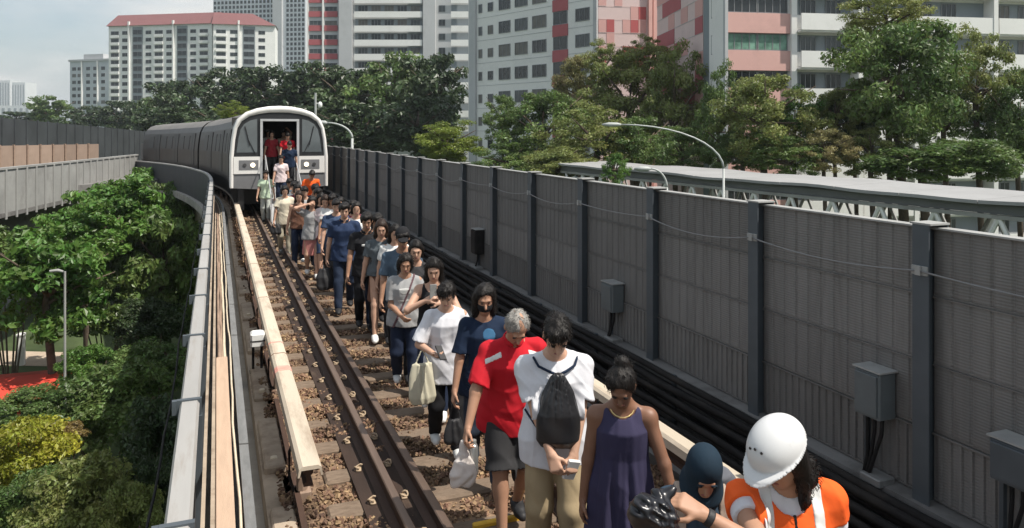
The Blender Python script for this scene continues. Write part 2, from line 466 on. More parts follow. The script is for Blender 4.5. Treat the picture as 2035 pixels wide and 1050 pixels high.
MB().bbox(-.085, .085, -.10, .10, .14, .30, .02).build('housing', M_white, jb)
MB().box(-.087, .087, -.105, .105, .20, .212).build('seam_band', M_black, jb)
m = MB(); m.tube([(-.05, 0, -.2), (-.05, 0, .14)], .018, 6); m.tube([(.05, 0, -.2), (.05, 0, .14)], .018, 6); m.bbox(-.09, .09, -.07, .07, -.22, -.18, .01); m.build('leg_frame', M_black, jb)
ym = MB().bbox(1.78, 2.42, 5.32, 5.37, -.165, -.13, .008).build('yellow_bar', M_yellow); tag(ym, 'short yellow painted bar lying on the ballast by the red shirted man', 'bar')

# ------------------------------------------------------------------ noise wall on the right
nw = thing('noise_wall', 'tall dark grey noise wall of ribbed panels between steel posts, right of the track', 'wall')
XW = 4.42 - XC
Zb, Zt = .36, 2.15
def ribbed(w, h, pitch, dep, bars=False):
    """panel in its own plane: y along the wall, faces -x"""
    m = MB(); n = max(2, int(round(w / pitch))); p = w / n
    pts = [(0.0, 0.0)]
    for i in range(n):
        y = i * p
        if bars: pts += [(y + p * .12, 0), (y + p * .2, -dep), (y + p * .45, -dep), (y + p * .53, 0)]
        else: pts += [(y + p * .06, 0), (y + p * .12, -dep), (y + p * .88, -dep), (y + p * .94, 0)]
    pts.append((w, 0.0))
    ring = [(x, y) for y, x in pts] + [(.05, w), (.05, 0)]
    m.rings([[(x, y, 0.018) for x, y in ring], [(x, y, h - .006) for x, y in ring]])
    m.box(-.004, .05, 0, w, 0, .016)
    m.box(-dep - .006, -.0045, 0, w, h - .012, h - .002)
    return m
PW = BAY - .04
NP = 4
ph = (Zt - Zb) / NP
pan_a = ribbed(PW, ph, .136, .008).mesh('panel', M_panel)
pan_b = ribbed(PW, ph, .075, .014, True).mesh('panel', M_panel)
pm = MB()   # H-section post, front flange to the track
pm.box(-.10, -.088, -.062, .062, Zb - .02, Zt + .03); pm.box(.055, .067, -.075, .075, Zb - .02, Zt + .03); pm.box(-.088, .055, -.006, .006, Zb - .02, Zt + .028)
postm = pm.mesh('post', M_post)
capm = MB().box(-.104, .072, -.079, .079, Zt + .031, Zt + .043).box(-.112, -.101, -.06, .06, Zt - .30, Zt - .24).box(-.13, -.113, -.02, .02, Zt - .30, Zt - .24).mesh('post_bracket', M_cap)
M_wcable = mat('wall_cable', (0.20, 0.20, 0.20), 0.5, 0.1, 6)
k0, k1 = -3, 42
for k in range(k0, k1):
    s = 3.65 + BAY * k
    a = 0 if s <= S0 else (s - S0) / RAD
    p = trk(s, XW)
    link('post', postm, nw, p, a)
    if k < 20: link('post_bracket', capm, nw, p, a)
    q = trk(s + .02, XW)
    for j in range(NP):
        o = link('panel', pan_b if j == 0 else pan_a, nw, q + Vector((0, 0, Zb + j * ph + (.004 if j else 0))), a + (.0 if s <= S0 - BAY else .5 * BAY / RAD))
    if k < 18:
        e = trk(s + BAY, XW); n_ = 10
        pts = []
        sag = .055 + .03 * math.sin(k * 2.3)
        for i in range(n_ + 1):
            t = i / n_; c = p.lerp(e, t)
            pts.append((c.x - .12, c.y, Zt - .27 - sag * 4 * t * (1 - t)))
        MB().tube(pts, .0065, 6).build('cable', M_wcable, nw, True)
sweep(MB(), rect(XW - .03, XW + .065, Zt + .002, Zt + .014), srange(-1.5, 73)).build('top_strip', M_cap, nw)
up = sweep(MB(), rect(XW - .14, XW + .16, -.43, Zb - .01), srange(-3, 120)).build('kerb_upstand', M_concd, deck)
# black cables laid along the foot of the wall
cb = thing('cable_bundle', 'thick bundle of black cables laid along the foot of the noise wall', 'cables')
rg = random.Random(11)
lay = [(XW - .20, .33), (XW - .26, .28), (XW - .19, .22), (XW - .30, .19), (XW - .23, .12), (XW - .36, .10), (XW - .28, .04), (XW - .42, .01), (XW - .20, .02), (XW - .35, -.06), (XW - .46, -.09), (XW - .27, -.08), (XW - .41, -.16)]
for i, (x, z) in enumerate(lay):
    MB().tube([trk(s, x + wob(s, .010, i * 1.9), z + wob(s * .9, .009, i * 3.1)) for s in np.arange(-1, 60, .5)], rg.uniform(.024, .042), 7).build('cable', M_black, cb, True)
for k in range(0, 18):
    s = 1.4 + k * 1.67
    MB().box(XC + XW - .47, XC + XW - .145, s, s + .05, -.22, -.19).box(XC + XW - .17, XC + XW - .145, s, s + .05, -.19, .36).build('cable_bracket', M_post, cb)
# walkway slab under the cables
sweep(MB(), rect(XW - .62, XW - .14, -.425, -.23), srange(-3, 120)).build('cable_shelf', M_concd, deck)

def wallbox(s, z0, z1, w, label, side=1, legs=3, matl=None):
    t = thing('junction_box', label, 'junction box', trk(s, XW))
    x = -.018
    MB().bbox(x - .16, x, -w / 2, w / 2, z0, z1, .012).build('enclosure', matl or M_box, t)
    MB().bbox(x - .175, x - .1605, -w / 2 + .015, w / 2 - .015, z0 + .02, z1 - .02, .004).build('door', matl or M_box, t)
    MB().box(x - .165, x + .004, -w / 2 - .012, w / 2 + .012, z1 + .001, z1 + .012).build('rain_lid', M_cap, t)
    for i in range(legs):
        y = (i - (legs - 1) / 2) * w * .3
        MB().tube([(x - .08, y, z0), (x - .085, y * .9, z0 - .12), (x - .10, y * .4 + .02, z0 - (z0 - Zb) * .7), (x - .12, y * .3 + .05, Zb - .02)], .014, 6).build('cable', M_black, t, True)
    m = MB(); m.box(x - .03, x + .002, w / 2 + .004, w / 2 + .03, Zb, z1 - .02); m.build('stand_strut', M_post, t)
    m = MB(); m.bbox(x - .16, x - .01, -w * .5, w * .3, Zb - .02, Zb + .03, .008); m.build('foot_plate', M_galv, t)
    return t
wallbox(4.02, .80, 1.12, .22, 'blue grey junction box with three black cables below, on the nearest full wall bay')
wallbox(3.0, .76, 1.0, .24, 'dark junction box on the noise wall at the right edge of the picture', legs=2, matl=M_post)
wallbox(7.8, .70, 1.02, .26, 'pale grey junction box with one thick black cable, third bay of the noise wall', legs=2)
wallbox(12.7, .62, 1.05, .26, 'dark slim junction box far along the noise wall above the dark capped man', legs=1, matl=M_black)
# ------------------------------------------------------------------ the train
M_tr = mat('train_white', (0.72, 0.70, 0.67), 0.35, 0.05, 1.0, dirt=((0.5, 0.45, 0.38), 1.5, 0.6, 0.4))
M_trs = mat('train_side_shaded', (0.05, 0.041, 0.037), 0.45, 0.2, 0.8, metal=0.2, stretch=(1, 1, .3))  # flank on the shadow side, its shade put into this dark brown
M_trr = mat('train_roof', (0.15, 0.14, 0.13), 0.6, 0.15, 0.8)
M_trg = mat('train_grey', (0.16, 0.16, 0.165), 0.5, 0.1, 2)
M_trb = mat('train_black', (0.02, 0.021, 0.023), 0.4, 0.2, 3)
M_glass = mat('cab_glass', (0.10, 0.115, 0.12), 0.08, 0.2, 1.0, spec=0.9)
M_gdark = mat('side_glass', (0.018, 0.016, 0.016), 0.45, 0.1, 1.0, spec=0.6)
M_alu = mat('aluminium', (0.55, 0.55, 0.55), 0.4, 0.1, 4, metal=0.5)
M_lamp = mat('head_lamp', (0.9, 0.85, 0.7), 0.3, 0.02, 5, emit=(1, .85, .6, 2.2))
M_int = mat('cab_interior', (0.05, 0.05, 0.05), 0.8, 0.2, 3)
SF = 27.0
tn = thing('metro_train', 'white fronted metro train with its front door open, standing on the curve', 'train', trk(SF))
OUT = [(1.62, .87), (1.62, 1.9), (1.56, 2.5), (1.49, 2.9), (1.36, 3.2), (1.10, 3.43), (.75, 3.56), (.38, 3.63), (0, 3.65)]
INN = [(1.50, .87), (1.49, 1.93), (1.44, 2.5), (1.37, 2.88), (1.23, 3.12), (.98, 3.29), (.68, 3.37), (.35, 3.42), (0, 3.43)]
full = lambda h: h + [(-x, z) for x, z in h[-2::-1]]
O, I = full(OUT), full(INN)
m = MB()
n = len(O)
def rr(prof, y, k=1.0): return [(x * k, y, (z - .87) * k + .87) for x, z in prof]
m.rings([rr(I, .30), rr(I, .02), [(a[0] * .3 + b[0] * .7, -.02, a[1] * .3 + b[1] * .7) for a, b in zip(I, O)], rr(O, .06), rr(O, .9)], cap=False, close=False)
m.build('front_rim', M_tr, tn, True)
def poly(pts, y0, y1):
    m = MB(); r = [(x, z) for x, z in pts]
    m.rings([[(x, y0, z) for x, z in r], [(x, y1, z) for x, z in r]]); return m
for sx in (1, -1):
    f = lambda P: [(sx * x, z) for x, z in (P if sx > 0 else P[::-1])]
    mk = poly(f([(.60, 1.92), (1.485, 1.92), (1.44, 2.5), (1.37, 2.88), (1.23, 3.12), (.98, 3.285), (.60, 3.375)]), .05, .12).build('front_mask', M_trb, tn)
    poly(f([(.74, 2.06), (1.40, 2.06), (1.345, 2.5), (1.275, 2.84), (1.15, 3.03), (.95, 3.15), (.74, 3.2)]), .042, .049).build('windscreen', M_glass, mk)
    m = MB(); m.tube([(sx * .80, .03, 2.02), (sx * 1.02, .025, 2.5), (sx * 1.10, .03, 2.85)], .013, 5); m.tube([(sx * .98, .022, 2.3), (sx * 1.13, .022, 2.95)], .016, 5); m.build('wiper', M_trb, mk)
    lp = poly(f([(.60, 1.34), (1.495, 1.34), (1.49, 1.918), (.60, 1.918)]), .0, .12).build('lamp_panel', M_tr, tn)
    hb = poly(f([(.70, 1.48), (1.32, 1.48), (1.32, 1.80), (.70, 1.80)]), -.012, -.002).build('lamp_recess', M_trg, lp)
    m = MB(); m.tube([(sx * .88, -.035, 1.635), (sx * .88, -.0125, 1.635)], .075, 14); m.build('headlight', M_lamp, lp)
    m = MB(); m.tube([(sx * 1.14, -.03, 1.635), (sx * 1.14, -.0125, 1.635)], .06, 12); m.build('tail_light', M_int, lp)
    poly(f([(.60, .80), (1.50, .86), (1.497, 1.338), (.60, 1.338)]), .03, .12).build('skirt', M_trg, tn)
    m = MB(); m.box(sx * .60 - .04, sx * .60 + .04, -.01, .16, 1.05, 3.12); m.build('door_jamb', M_alu, tn)
MB().box(-.64, .64, -.008, .16, 3.125, 3.2).build('door_lintel', M_alu, tn)
poly([(-.6, 3.205), (.6, 3.205), (.6, 3.374), (0, 3.42), (-.6, 3.374)], .05, .12).build('front_mask', M_trb, tn)
MB().box(-1.5, 1.5, .05, 5, 1.0, 1.09).build('cab_floor', M_int, tn)
MB().box(-1.48, 1.48, 3.6, 3.7, 1.09, 3.3).build('cab_bulkhead', M_int, tn)
MB().bbox(-.5, .5, -.35, .3, .35, .68, .08).build('coupler', M_trb, tn)
for sx in (-1, 1):
    MB().box(sx * 1.25 - .1, sx * 1.25 + .1, .2, .7, .1, .86).build('life_guard', M_trb, tn)
# cars: body, roof, side windows and doors on both flanks
SIDE = [(-1.6, .9), (-1.6, 1.9), (-1.54, 2.5), (-1.47, 2.9), (-1.34, 3.19)]
RF = [(-1.34, 3.19), (-1.09, 3.42), (-.74, 3.55), (0, 3.64), (.74, 3.55), (1.09, 3.42), (1.34, 3.19)]
loc0 = trk(SF)
def sw(prof, ss, close=True, cap=True):
    m = MB(); m.rings([[trk(s, x, z) - loc0 for x, z in prof] for s in ss], cap and close, close); return m
for (a, b) in ((27.85, 44.3), (44.8, 61.0)):
    ss = [a + (b - a) * i / 12 for i in range(13)]
    prof = SIDE + [(1.34, 3.19), (1.47, 2.9), (1.54, 2.5), (1.6, 1.9), (1.6, .9)]
    body = sw(SIDE, ss, False).build('car_side', M_trs, tn)
    sw([(-x, z) for x, z in SIDE][::-1], ss, False).build('car_side', M_trs, tn)
    sw(RF, ss, False).build('car_roof', M_trr, tn, True)
    sw([(-1.45, .25), (1.45, .25), (1.6, .9), (-1.6, .9)], ss).build('underframe', M_trb, tn)
    sw(prof, [b, b + .02]).build('car_end', M_trb, tn)
    s = a + 1.2
    i = 0
    while s + 1.5 < b:
        if i % 3 == 0:
            sw([(-1.625, 1.12), (-1.625, 1.9), (-1.525, 2.85), (-1.50, 2.85), (-1.60, 1.9), (-1.60, 1.12)][::-1], [s, s + .68]).build('door_leaf', M_gdark, tn)
            sw([(-1.625, 1.12), (-1.625, 1.9), (-1.525, 2.85), (-1.50, 2.85), (-1.60, 1.9), (-1.60, 1.12)][::-1], [s + .72, s + 1.4]).build('door_leaf', M_gdark, tn)
        else:
            sw([(-1.615, 1.95), (-1.53, 2.72), (-1.5, 2.72), (-1.585, 1.95)][::-1], [s, s + 1.35]).build('side_window', M_gdark, tn)
        s += 1.75; i += 1
# folding ramp from the cab door to the track
rp = thing('exit_ramp', 'metal exit ramp sloping from the open train door to the track', 'ramp', trk(SF) + Vector((0, -.04, 0)))
m = MB(); m.rings([[(x, -.03, z) for x, z in ((-.45, 1.0), (.45, 1.0), (.45, 1.06), (-.45, 1.06))], [(x, -3.2, z) for x, z in ((-.45, -.14), (.45, -.14), (.45, -.08), (-.45, -.08))]]); m.build('ramp_board', M_alu, rp)
for sx in (-1, 1):
    m = MB(); m.tube([(sx * .48, -.05, 1.1), (sx * .48, -.05, 1.95), (sx * .48, -2.9, .85), (sx * .48, -2.9, .02)], .02, 6); m.build('hand_rail', M_alu, rp)

# ------------------------------------------------------------------ second viaduct on the left
A2, B2 = Vector((-10.6, 32.0, 0)), Vector((-5.2, 60.0, 0))
d2 = (B2 - A2).normalized()
rz2 = math.atan2(-d2.x, d2.y)
L2 = (B2 - A2).length
lv = thing('side_viaduct', 'second concrete viaduct curving in from the left behind the trees', 'viaduct', A2, rz2)
M_par = mat('parapet_grey', (0.30, 0.30, 0.29), 0.8, 0.15, 0.7, dirt=((0.17, 0.16, 0.15), .9, 0.5, 0.5))
y0 = -16
MB().box(-5.3, -.02, y0, L2, -1.0, -.3).build('deck_slab', M_concd, lv)
MB().box(-4.2, -1.1, y0, L2, -2.7, -1.001).build('box_girder', M_concd, lv)
MB().box(-.12, .0, y0, L2, -.95, 1.02).build('parapet_wall', M_par, lv)
MB().box(-.17, .05, y0, L2, 1.021, 1.12).build('parapet_coping', M_par, lv)
MB().box(-.1, .03, y0, L2, -1.15, -.96).build('edge_beam', M_concd, lv)
pmh = MB().bbox(0.001, .07, -.06, .06, -1.25, 1.02, .01).mesh('rib', M_par)
y = y0 + .5
while y < L2:
    link('rib', pmh, lv, (0, y, 0)); y += 1.05
wa, wb = at(-90, 287, 45.2), at(212, 287, 55)
dw = Vector((wb.x - wa.x, wb.y - wa.y, 0)); Lw = dw.length
bwl = thing('noise_wall', 'sunlit brown panelled noise wall on the left viaduct above its grey parapet', 'wall', (wa.x, wa.y, 0), math.atan2(dw.y, dw.x))
npan = MB().box(.04, .86, 0, .08, -.29, 1.84).mesh('panel', M_panelb); npost = MB().box(-.05, .035, -.1, .06, -.29, 1.90).mesh('post', M_cabb)
for i in range(int(Lw / .9)):
    link('panel', npan, bwl, (i * .9, 0, 0)); link('post', npost, bwl, (i * .9, 0, 0))
MB().box(-1, Lw + 3, -9, 4, -1.4, -.3).build('deck_slab', M_concd, bwl)
MB().box(Lw * .4, Lw * .5, 0, 2, gz, -1.4).build('pier', M_concd, bwl)
for y in (-6, 10, 24):
    MB().bbox(-3.6, -1.6, y - .9, y + .9, gz + .0, -2.6, .15).build('pier', M_conct, lv)
# a third, farther dark guideway behind it
fa, fb = at(-120, 240, 62), at(305, 266, 125)
d3 = (fb - fa); L3 = math.hypot(d3.x, d3.y)
fg = thing('far_guideway', 'far dark guideway with tall screens behind the left viaduct', 'viaduct', (fa.x, fa.y, 0), math.atan2(-d3.x, d3.y))
M_far = mat('far_dark', (0.040, 0.045, 0.050), 0.8, 0.3, 0.3)
zt0, zt1 = at(0, 226, 68).z, at(300, 263, 125).z
m = MB(); m.rings([[(x, 0, z) for x, z in ((-.2, -2), (0, -2), (0, zt0), (-.2, zt0))], [(x, L3, z) for x, z in ((-.2, -2), (0, -2), (0, zt1), (-.2, zt1))]]); m.build('screen_wall', M_far, fg)
m = MB(); m.rings([[(x, 0, z) for x, z in ((-6, -3.4), (.3, -3.4), (.3, -1.9), (-6, -1.9))], [(x, L3, z) for x, z in ((-6, -3.4), (.3, -3.4), (.3, -1.9), (-6, -1.9))]]); m.build('deck_beam', M_concd, fg)
for i in range(24):
    y = L3 * i / 24; zz = zt0 + (zt1 - zt0) * i / 24
    MB().box(.001, .12, y, y + .2, -1.9, zz + .1).build('post', M_far, fg)
for y in (8, 30, 55):
    if y < L3: MB().box(-4, -2, y - 1, y + 1, gz, -3.3).build('pier', M_concd, fg)

# ------------------------------------------------------------------ covered link bridge on the right
M_roofs = mat('roof_sheet', (0.30, 0.30, 0.30), 0.6, 0.1, 0.5, dirt=((0.33, 0.32, 0.31), .6, 0.55, 0.5))
M_fas = mat('fascia', (0.13, 0.135, 0.14), 0.6, 0.1, 1)
lb = thing('link_bridge', 'covered link bridge with pale flat roof and white truss beyond the noise wall', 'bridge', (25.2, 0, 0), math.radians(3.2))
y0, y1 = -6.0, 48.0
def wavy(z, y): return z + .035 * math.sin(y * .55) + .02 * math.sin(y * 1.31)
for k in range(18):
    a, b = y0 + (y1 - y0) * k / 18, y0 + (y1 - y0) * (k + 1) / 18 - .03
    m = MB(); ys = [a + (b - a) * i / 4 for i in range(5)]
    m.rings([[(-.35, y, wavy(.38, y)), (3.6, y, wavy(.48, y)), (3.6, y, wavy(.60, y)), (-.35, y, wavy(.50, y))] for y in ys]); m.build('roof_sheet', M_roofs, lb)
MB().box(-.05, .05, y0, y1, .02, .33).build('fascia', M_fas, lb)
MB().box(-.12, .08, y0, y1, -.14, .0).build('top_chord', M_par, lb)
MB().box(3.2, 3.35, y0, y1, -.32, .33).build('top_chord', M_fas, lb)
MB().box(-.12, .08, y0, y1, -2.6, -2.35).build('bottom_chord', M_par, lb)
MB().box(.0, 3.3, y0, y1, -2.62, -2.5).build('floor', M_concd, lb)
i = 0
y = y0 + .5
while y < y1 - 1.5:
    m = MB(); m.tube([(-.02, y, -.14), (-.02, y + 1.1, -2.4)] if i % 2 == 0 else [(-.02, y, -2.4), (-.02, y + 1.1, -.14)], .085, 6); m.build('truss_diagonal', M_white, lb)
    m = MB(); m.tube([(3.25, y, -.3), (3.25, y + 1.1, -2.4)] if i % 2 == 0 else [(3.25, y, -2.4), (3.25, y + 1.1, -.3)], .075, 6); m.build('truss_diagonal', M_par, lb)
    y += 1.15; i += 1
for y in (2, 16, 30, 44):
    MB().box(1.2, 2.0, y - .4, y + .4, gz, -2.6).build('pier', M_conc, lb)

# ------------------------------------------------------------------ street lamps, mast
M_pole = mat('pole_paint', (0.36, 0.38, 0.37), 0.5, 0.08, 2)
def street_lamp(label, px_pole, py_top, d, px_tip, py_tip, r=.08):
    b = at(px_pole, py_top, d); tip = at(px_tip, py_tip, d)
    t = thing('street_lamp', label, 'street lamp', (b.x, b.y, gz), 0, 'street lamps beyond the noise wall')
    dx, dy, zt, zz = tip.x - b.x, tip.y - b.y, tip.z - gz, b.z - gz
    MB().tube([(0, 0, 0), (0, 0, 1.2), (0, 0, 1.25), (0, 0, zz)], [r * 1.7, r * 1.6, r * 1.2, r * .9], 10).build('pole', M_pole, t, True)
    rise = zt - zz
    pts = []
    for i in range(11):
        u = i / 10
        ex = 1 - math.cos(u * math.pi / 2)
        pts.append((dx * (ex * .9), dy * (ex * .9), zz - .02 + rise * math.sin(u * math.pi / 2)))
    MB().tube(pts, [r * .9 - r * .35 * i / 10 for i in range(11)], 8).build('arm', M_pole, t, True)
    m = MB(); e = Vector(pts[-1]); dv = Vector((dx, dy, 0)).normalized()
    m.tube([e, e + dv * .15, e + dv * .5, e + dv * .8], [r * .7, r * 1.6, r * 1.8, r * .6], 8); m.build('lamp_head', M_pole, t, True)
street_lamp('tall grey street lamp with a long curved arm in front of the big right-hand trees', 1438, 335, 31, 1212, 247, .052)
street_lamp('street lamp with curved arm just right of the train', 700, 275, 60, 645, 244, .11)
street_lamp('thin street lamp bending left just above the noise wall by the link bridge', 1325, 372, 36, 1290, 335, .07)
b = at(627, 240, 50)
ms = thing('camera_mast', 'white mast with a round camera housing behind the train roof', 'mast', (b.x, b.y, gz))
zt = at(627, 185, 50).z - gz
MB().tube([(0, 0, 0), (0, 0, zt)], [.14, .07], 8).build('pole', M_pole, ms)
m = MB(); zc = at(627, 206, 50).z - gz
m.tube([(0, 0, zc), (.22, 0, zc), (.35, 0, zc - .02)], [.05, .05, .05], 6); m.build('camera_arm', M_pole, ms)
m = MB(); m.tube([(.3, 0, zc - .3), (.3, 0, zc - .22), (.3, 0, zc), (.3, 0, zc + .12)], [.05, .14, .14, .06], 10); m.build('camera_dome', M_white, ms, True)

# ------------------------------------------------------------------ buildings
def bm(name, c, var=.06): return mat(name, c, 0.85, var, 0.12, dirt=((c[0] * .72, c[1] * .72, c[2] * .72), .25, 0.52, 0.5))
M_bw = bm('block_white', (0.74, 0.74, 0.72)); M_bg = bm('block_grey', (0.46, 0.47, 0.48)); M_bp = bm('block_pink', (0.66, 0.40, 0.36))
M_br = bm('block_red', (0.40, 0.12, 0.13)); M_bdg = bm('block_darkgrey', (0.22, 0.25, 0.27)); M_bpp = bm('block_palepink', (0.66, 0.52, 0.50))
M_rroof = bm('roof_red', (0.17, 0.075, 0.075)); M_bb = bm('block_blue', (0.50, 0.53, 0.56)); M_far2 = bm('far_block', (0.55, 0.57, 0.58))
M_pane = mat('pane', (0.022, 0.028, 0.032), 0.2, 0.5, 0.35, spec=0.6)
M_pane2 = mat('pane_light', (0.065, 0.075, 0.08), 0.2, 0.4, 0.5, spec=0.5)
M_pane3 = mat('pane_blind', (0.14, 0.135, 0.125), 0.5, 0.3, 0.6)
rgw = random.Random(77)
M_paneg = mat('pane_curtain', (0.03, 0.12, 0.085), 0.4, 0.5, 0.8, col2=(0.14, 0.26, 0.2))
M_shade = mat('recess_dark', (0.10, 0.10, 0.105), 0.9, 0.3, 0.4)
M_fr = mat('window_frame', (0.20, 0.21, 0.22), 0.5, 0.1, 2)
WCACHE = {}
def win_mesh(w, h, nm, matp, th=.06):
    k = (round(w, 2), round(h, 2), nm, matp.name)
    if k not in WCACHE:
        m = MB()
        t = min(th, w * .12)
        m.box(0, w, -.07, .0, 0, t); m.box(0, w, -.07, .0, h - t, h); m.box(0, t, -.07, .0, t, h - t); m.box(w - t, w, -.07, .0, t, h - t)
        for i in range(1, nm):
            x = w * i / nm; m.box(x - t / 2, x + t / 2, -.055, .0, t, h - t)
        WCACHE[k] = (m.mesh('window', M_fr), MB().box(t * .6, w - t * .6, -.03, -.004, t * .6, h - t * .6).mesh('pane', matp))
    return WCACHE[k]
def window(root, u, z, w, h, nm=2, matp=None, out=0.0):
    a, b = win_mesh(w, h, nm, matp or rgw.choice((M_pane, M_pane, M_pane, M_pane, M_pane2, M_pane2, M_pane3)))
    o = link('window', a, root, (u, -.001 - out, z))
    link('pane', b, o)
def block(name, label, A, B, zb, zt, depth, m, cat='building'):
    rz = math.atan2(B.y - A.y, B.x - A.x)
    t = thing(name, label, cat, (A.x, A.y, 0), rz, 'apartment blocks in the background')
    L = math.hypot(B.x - A.x, B.y - A.y)
    MB().box(0, L, 0, depth, zb, zt).build('wall', m, t)
    return t, L
FL = 2.82
def zrow(py, d): return CAMZ + (HOR - py) * d / F_PX

# right block: pink bay, white balconies
A, B = at(1437, 0, 56.5), at(2160, 0, 61.5)
t, L = block('apartment_block', 'white apartment block with pink bay and long balconies at the right', A, B, gz, 20, 2.5, M_bw)
def U(px, A, B):
    """distance along face A-B at which photo column px meets it"""
    dx, dy = B.x - A.x, B.y - A.y
    k = (px - W_PX / 2) / F_PX
    rx, ry = k * CT + ST, CT - k * ST      # ray direction per unit depth
    # A + u*(dx,dy) = t*(rx,ry)
    det = dx * (-ry) - dy * (-rx)
    u = ((-A.x) * (-ry) - (-A.y) * (-rx)) / det
    return u * math.hypot(dx, dy)
u = lambda p: U(p, A, B)
z100 = zrow(100, 56.5)
rows = [z100 + FL * k for k in range(-5, 4)]
MB().box(-.0, u(1443), -.35, 0, gz, 20).build('pier', M_bg, t)
for zr in rows:
    if zr < -8: continue
    MB().box(u(1443), u(1567), -.25, -.002, zr - FL + 1.32, zr).build('pink_panel', M_bp, t)
    for i in range(2):
        w = (u(1565) - u(1443)) / 2
        window(t, u(1443) + i * w + .03, zr + .02, w - .06, 1.28, 4, M_paneg if abs(zr - z100) < .1 else M_pane, 0)
MB().box(u(1567), u(1578), -.45, -.002, gz, 20).build('pier', M_bw, t)
segs = [(1579, 1690), (1702, 1800), (1812, 1955), (1967, 2080), (2092, 2155)]
for a_, b_ in segs:
    for zr in rows:
        if zr < -8: continue
        MB().box(u(a_), u(b_), -1.0, -.9, zr - 1.28, zr - .04).build('balcony_parapet', M_bw, t)
        MB().box(u(a_), u(b_), -.89, -.002, zr - 1.4, zr - 1.2).build('balcony_slab', M_bw, t)
        MB().box(u(a_) + .05, u(b_) - .05, -.03, -.003, zr - .03, zr + 1.25).build('recess_shade', M_bdg, t)  # dark grey sheet painted as the shade inside the balcony
        nW = max(1, int((b_ - a_) / 55))
        for i in range(nW):
            window(t, u(a_) + .4 + i * 2.1, zr - .0, 1.3, 1.15, 3, None, .04)
    MB().box(u(b_) + .0, u(b_) + .38, -1.05, -.002, gz, 20).build('column', M_bw, t)
# its corner, with side shade painted as dark grey, and chequered flank
A2_, B2_ = at(1398, 0, 60), at(1436.5, 0, 56.9)
c1, L1 = block('stair_tower', 'stair tower at the left corner of the right-hand white block, its shade painted as grey', A2_, B2_, gz, 20, 1.5, M_bdg)
for zr in rows:
    window(c1, L1 * .45, zr - .15, L1 * .4, 1.5, 1)
A3, B3_ = at(1306, 0, 74), at(1397, 0, 60.3)
c2, L2b = block('chequered_block', 'shaded pink block wall with dark red chequer squares', A3, B3_, gz, 20, 8, M_bpp)
M_pk2 = bm('light_pink', (0.62, 0.36, 0.33))
def checks(root, L, cols, z0, n, mtl, seed, cw=None):
    rgc = random.Random(seed)
    w = L / cols
    for r in range(n):
        for c in range(cols):
            if (r * 2 + c * 3 + rgc.randint(0, 1)) % 3 == 0:
                MB().box(c * w + .02, (c + 1) * w - .02, -.04, -.002, z0 + r * 1.41 + .02, z0 + (r + 1) * 1.41 - .02).build('red_square', mtl, root)
            elif rgc.random() < .4:
                MB().box(c * w + .02, (c + 1) * w - .02, -.035, -.002, z0 + r * 1.41 + .02, z0 + (r + 1) * 1.41 - .02).build('pink_square', M_pk2, root)
checks(c2, L2b, 7, 5.0, 10, M_br, 3)
for r in range(12): MB().box(0, L2b, -.03, -.0025, 5.0 + r * 1.41 - .02, 5.0 + r * 1.41 + .02).build('joint', M_bg, c2)
A4, B4 = at(1189, 0, 80), at(1305, 0, 81)
c3, L4 = block('chequered_block', 'sunlit pale pink block wall with bright red chequer squares', A4, B4, gz, 24, 8, M_bpp)
M_br2 = bm('bright_red', (0.44, 0.11, 0.11)); M_pk2 = bm('light_pink', (0.70, 0.42, 0.38))
checks(c3, L4 * .82, 6, 9.0, 9, M_br2, 8)
checks(c3, L4 * .82, 6, 9.0 + .0, 9, M_pk2, 9) if False else None
MB().box(L4 * .84, L4 * .9, -.5, -.002, gz, 24).build('pier', M_bp, c3)
MB().box(L4 * .93, L4 * 1.0, -.3, -.002, gz, 24).build('pier', M_bp, c3)
for r in range(9): MB().box(0, L4 * .83, -.045, -.0405, 9 + r * 1.41 - .02, 9 + r * 1.41 + .02).build('joint', M_bpp, c3)
# middle block
A, B = at(935, 0, 96), at(1188, 0, 80)
t, L = block('apartment_block', 'grey white apartment block with square windows left of the big tree', A, B, gz, 27, 14, M_bw)
for px, w in ((955, .7), (975, 1.0), (1003, 2.1), (1036, 2.2), (1072, 2.3)):
    for k in range(-6, 5):
        zr = zrow(98, 87) + FL * k - .02
        uu = u(px) if px > 960 else u(px)
        window(t, uu - w / 2, zr - (.4 if w > 1 else .3), w, 1.45 if w > 1 else 1.1, 3 if w > 2 else 1)
for k in range(-6, 5):
    zr = zrow(98, 87) + FL * k
    MB().box(u(1099), u(1129), -.12, -.002, zr - FL + 1.1, zr - .42).build('red_panel', M_br, t)
    window(t, u(1100), zr - .4, u(1128) - u(1100), 1.5, 2)
    window(t, u(1144), zr - .35, u(1172) - u(1144), 1.4, 3)
    MB().box(0, L, -.025, -.001, zr - 1.0, zr - .94).build('floor_joint', M_bg, t)
MB().box(0, u(948), -.3, -.002, gz, 27).build('pier', M_bg, t)
MB().box(u(1181), L, -.2, -.002, gz, 27).build('pier', M_bg, t)
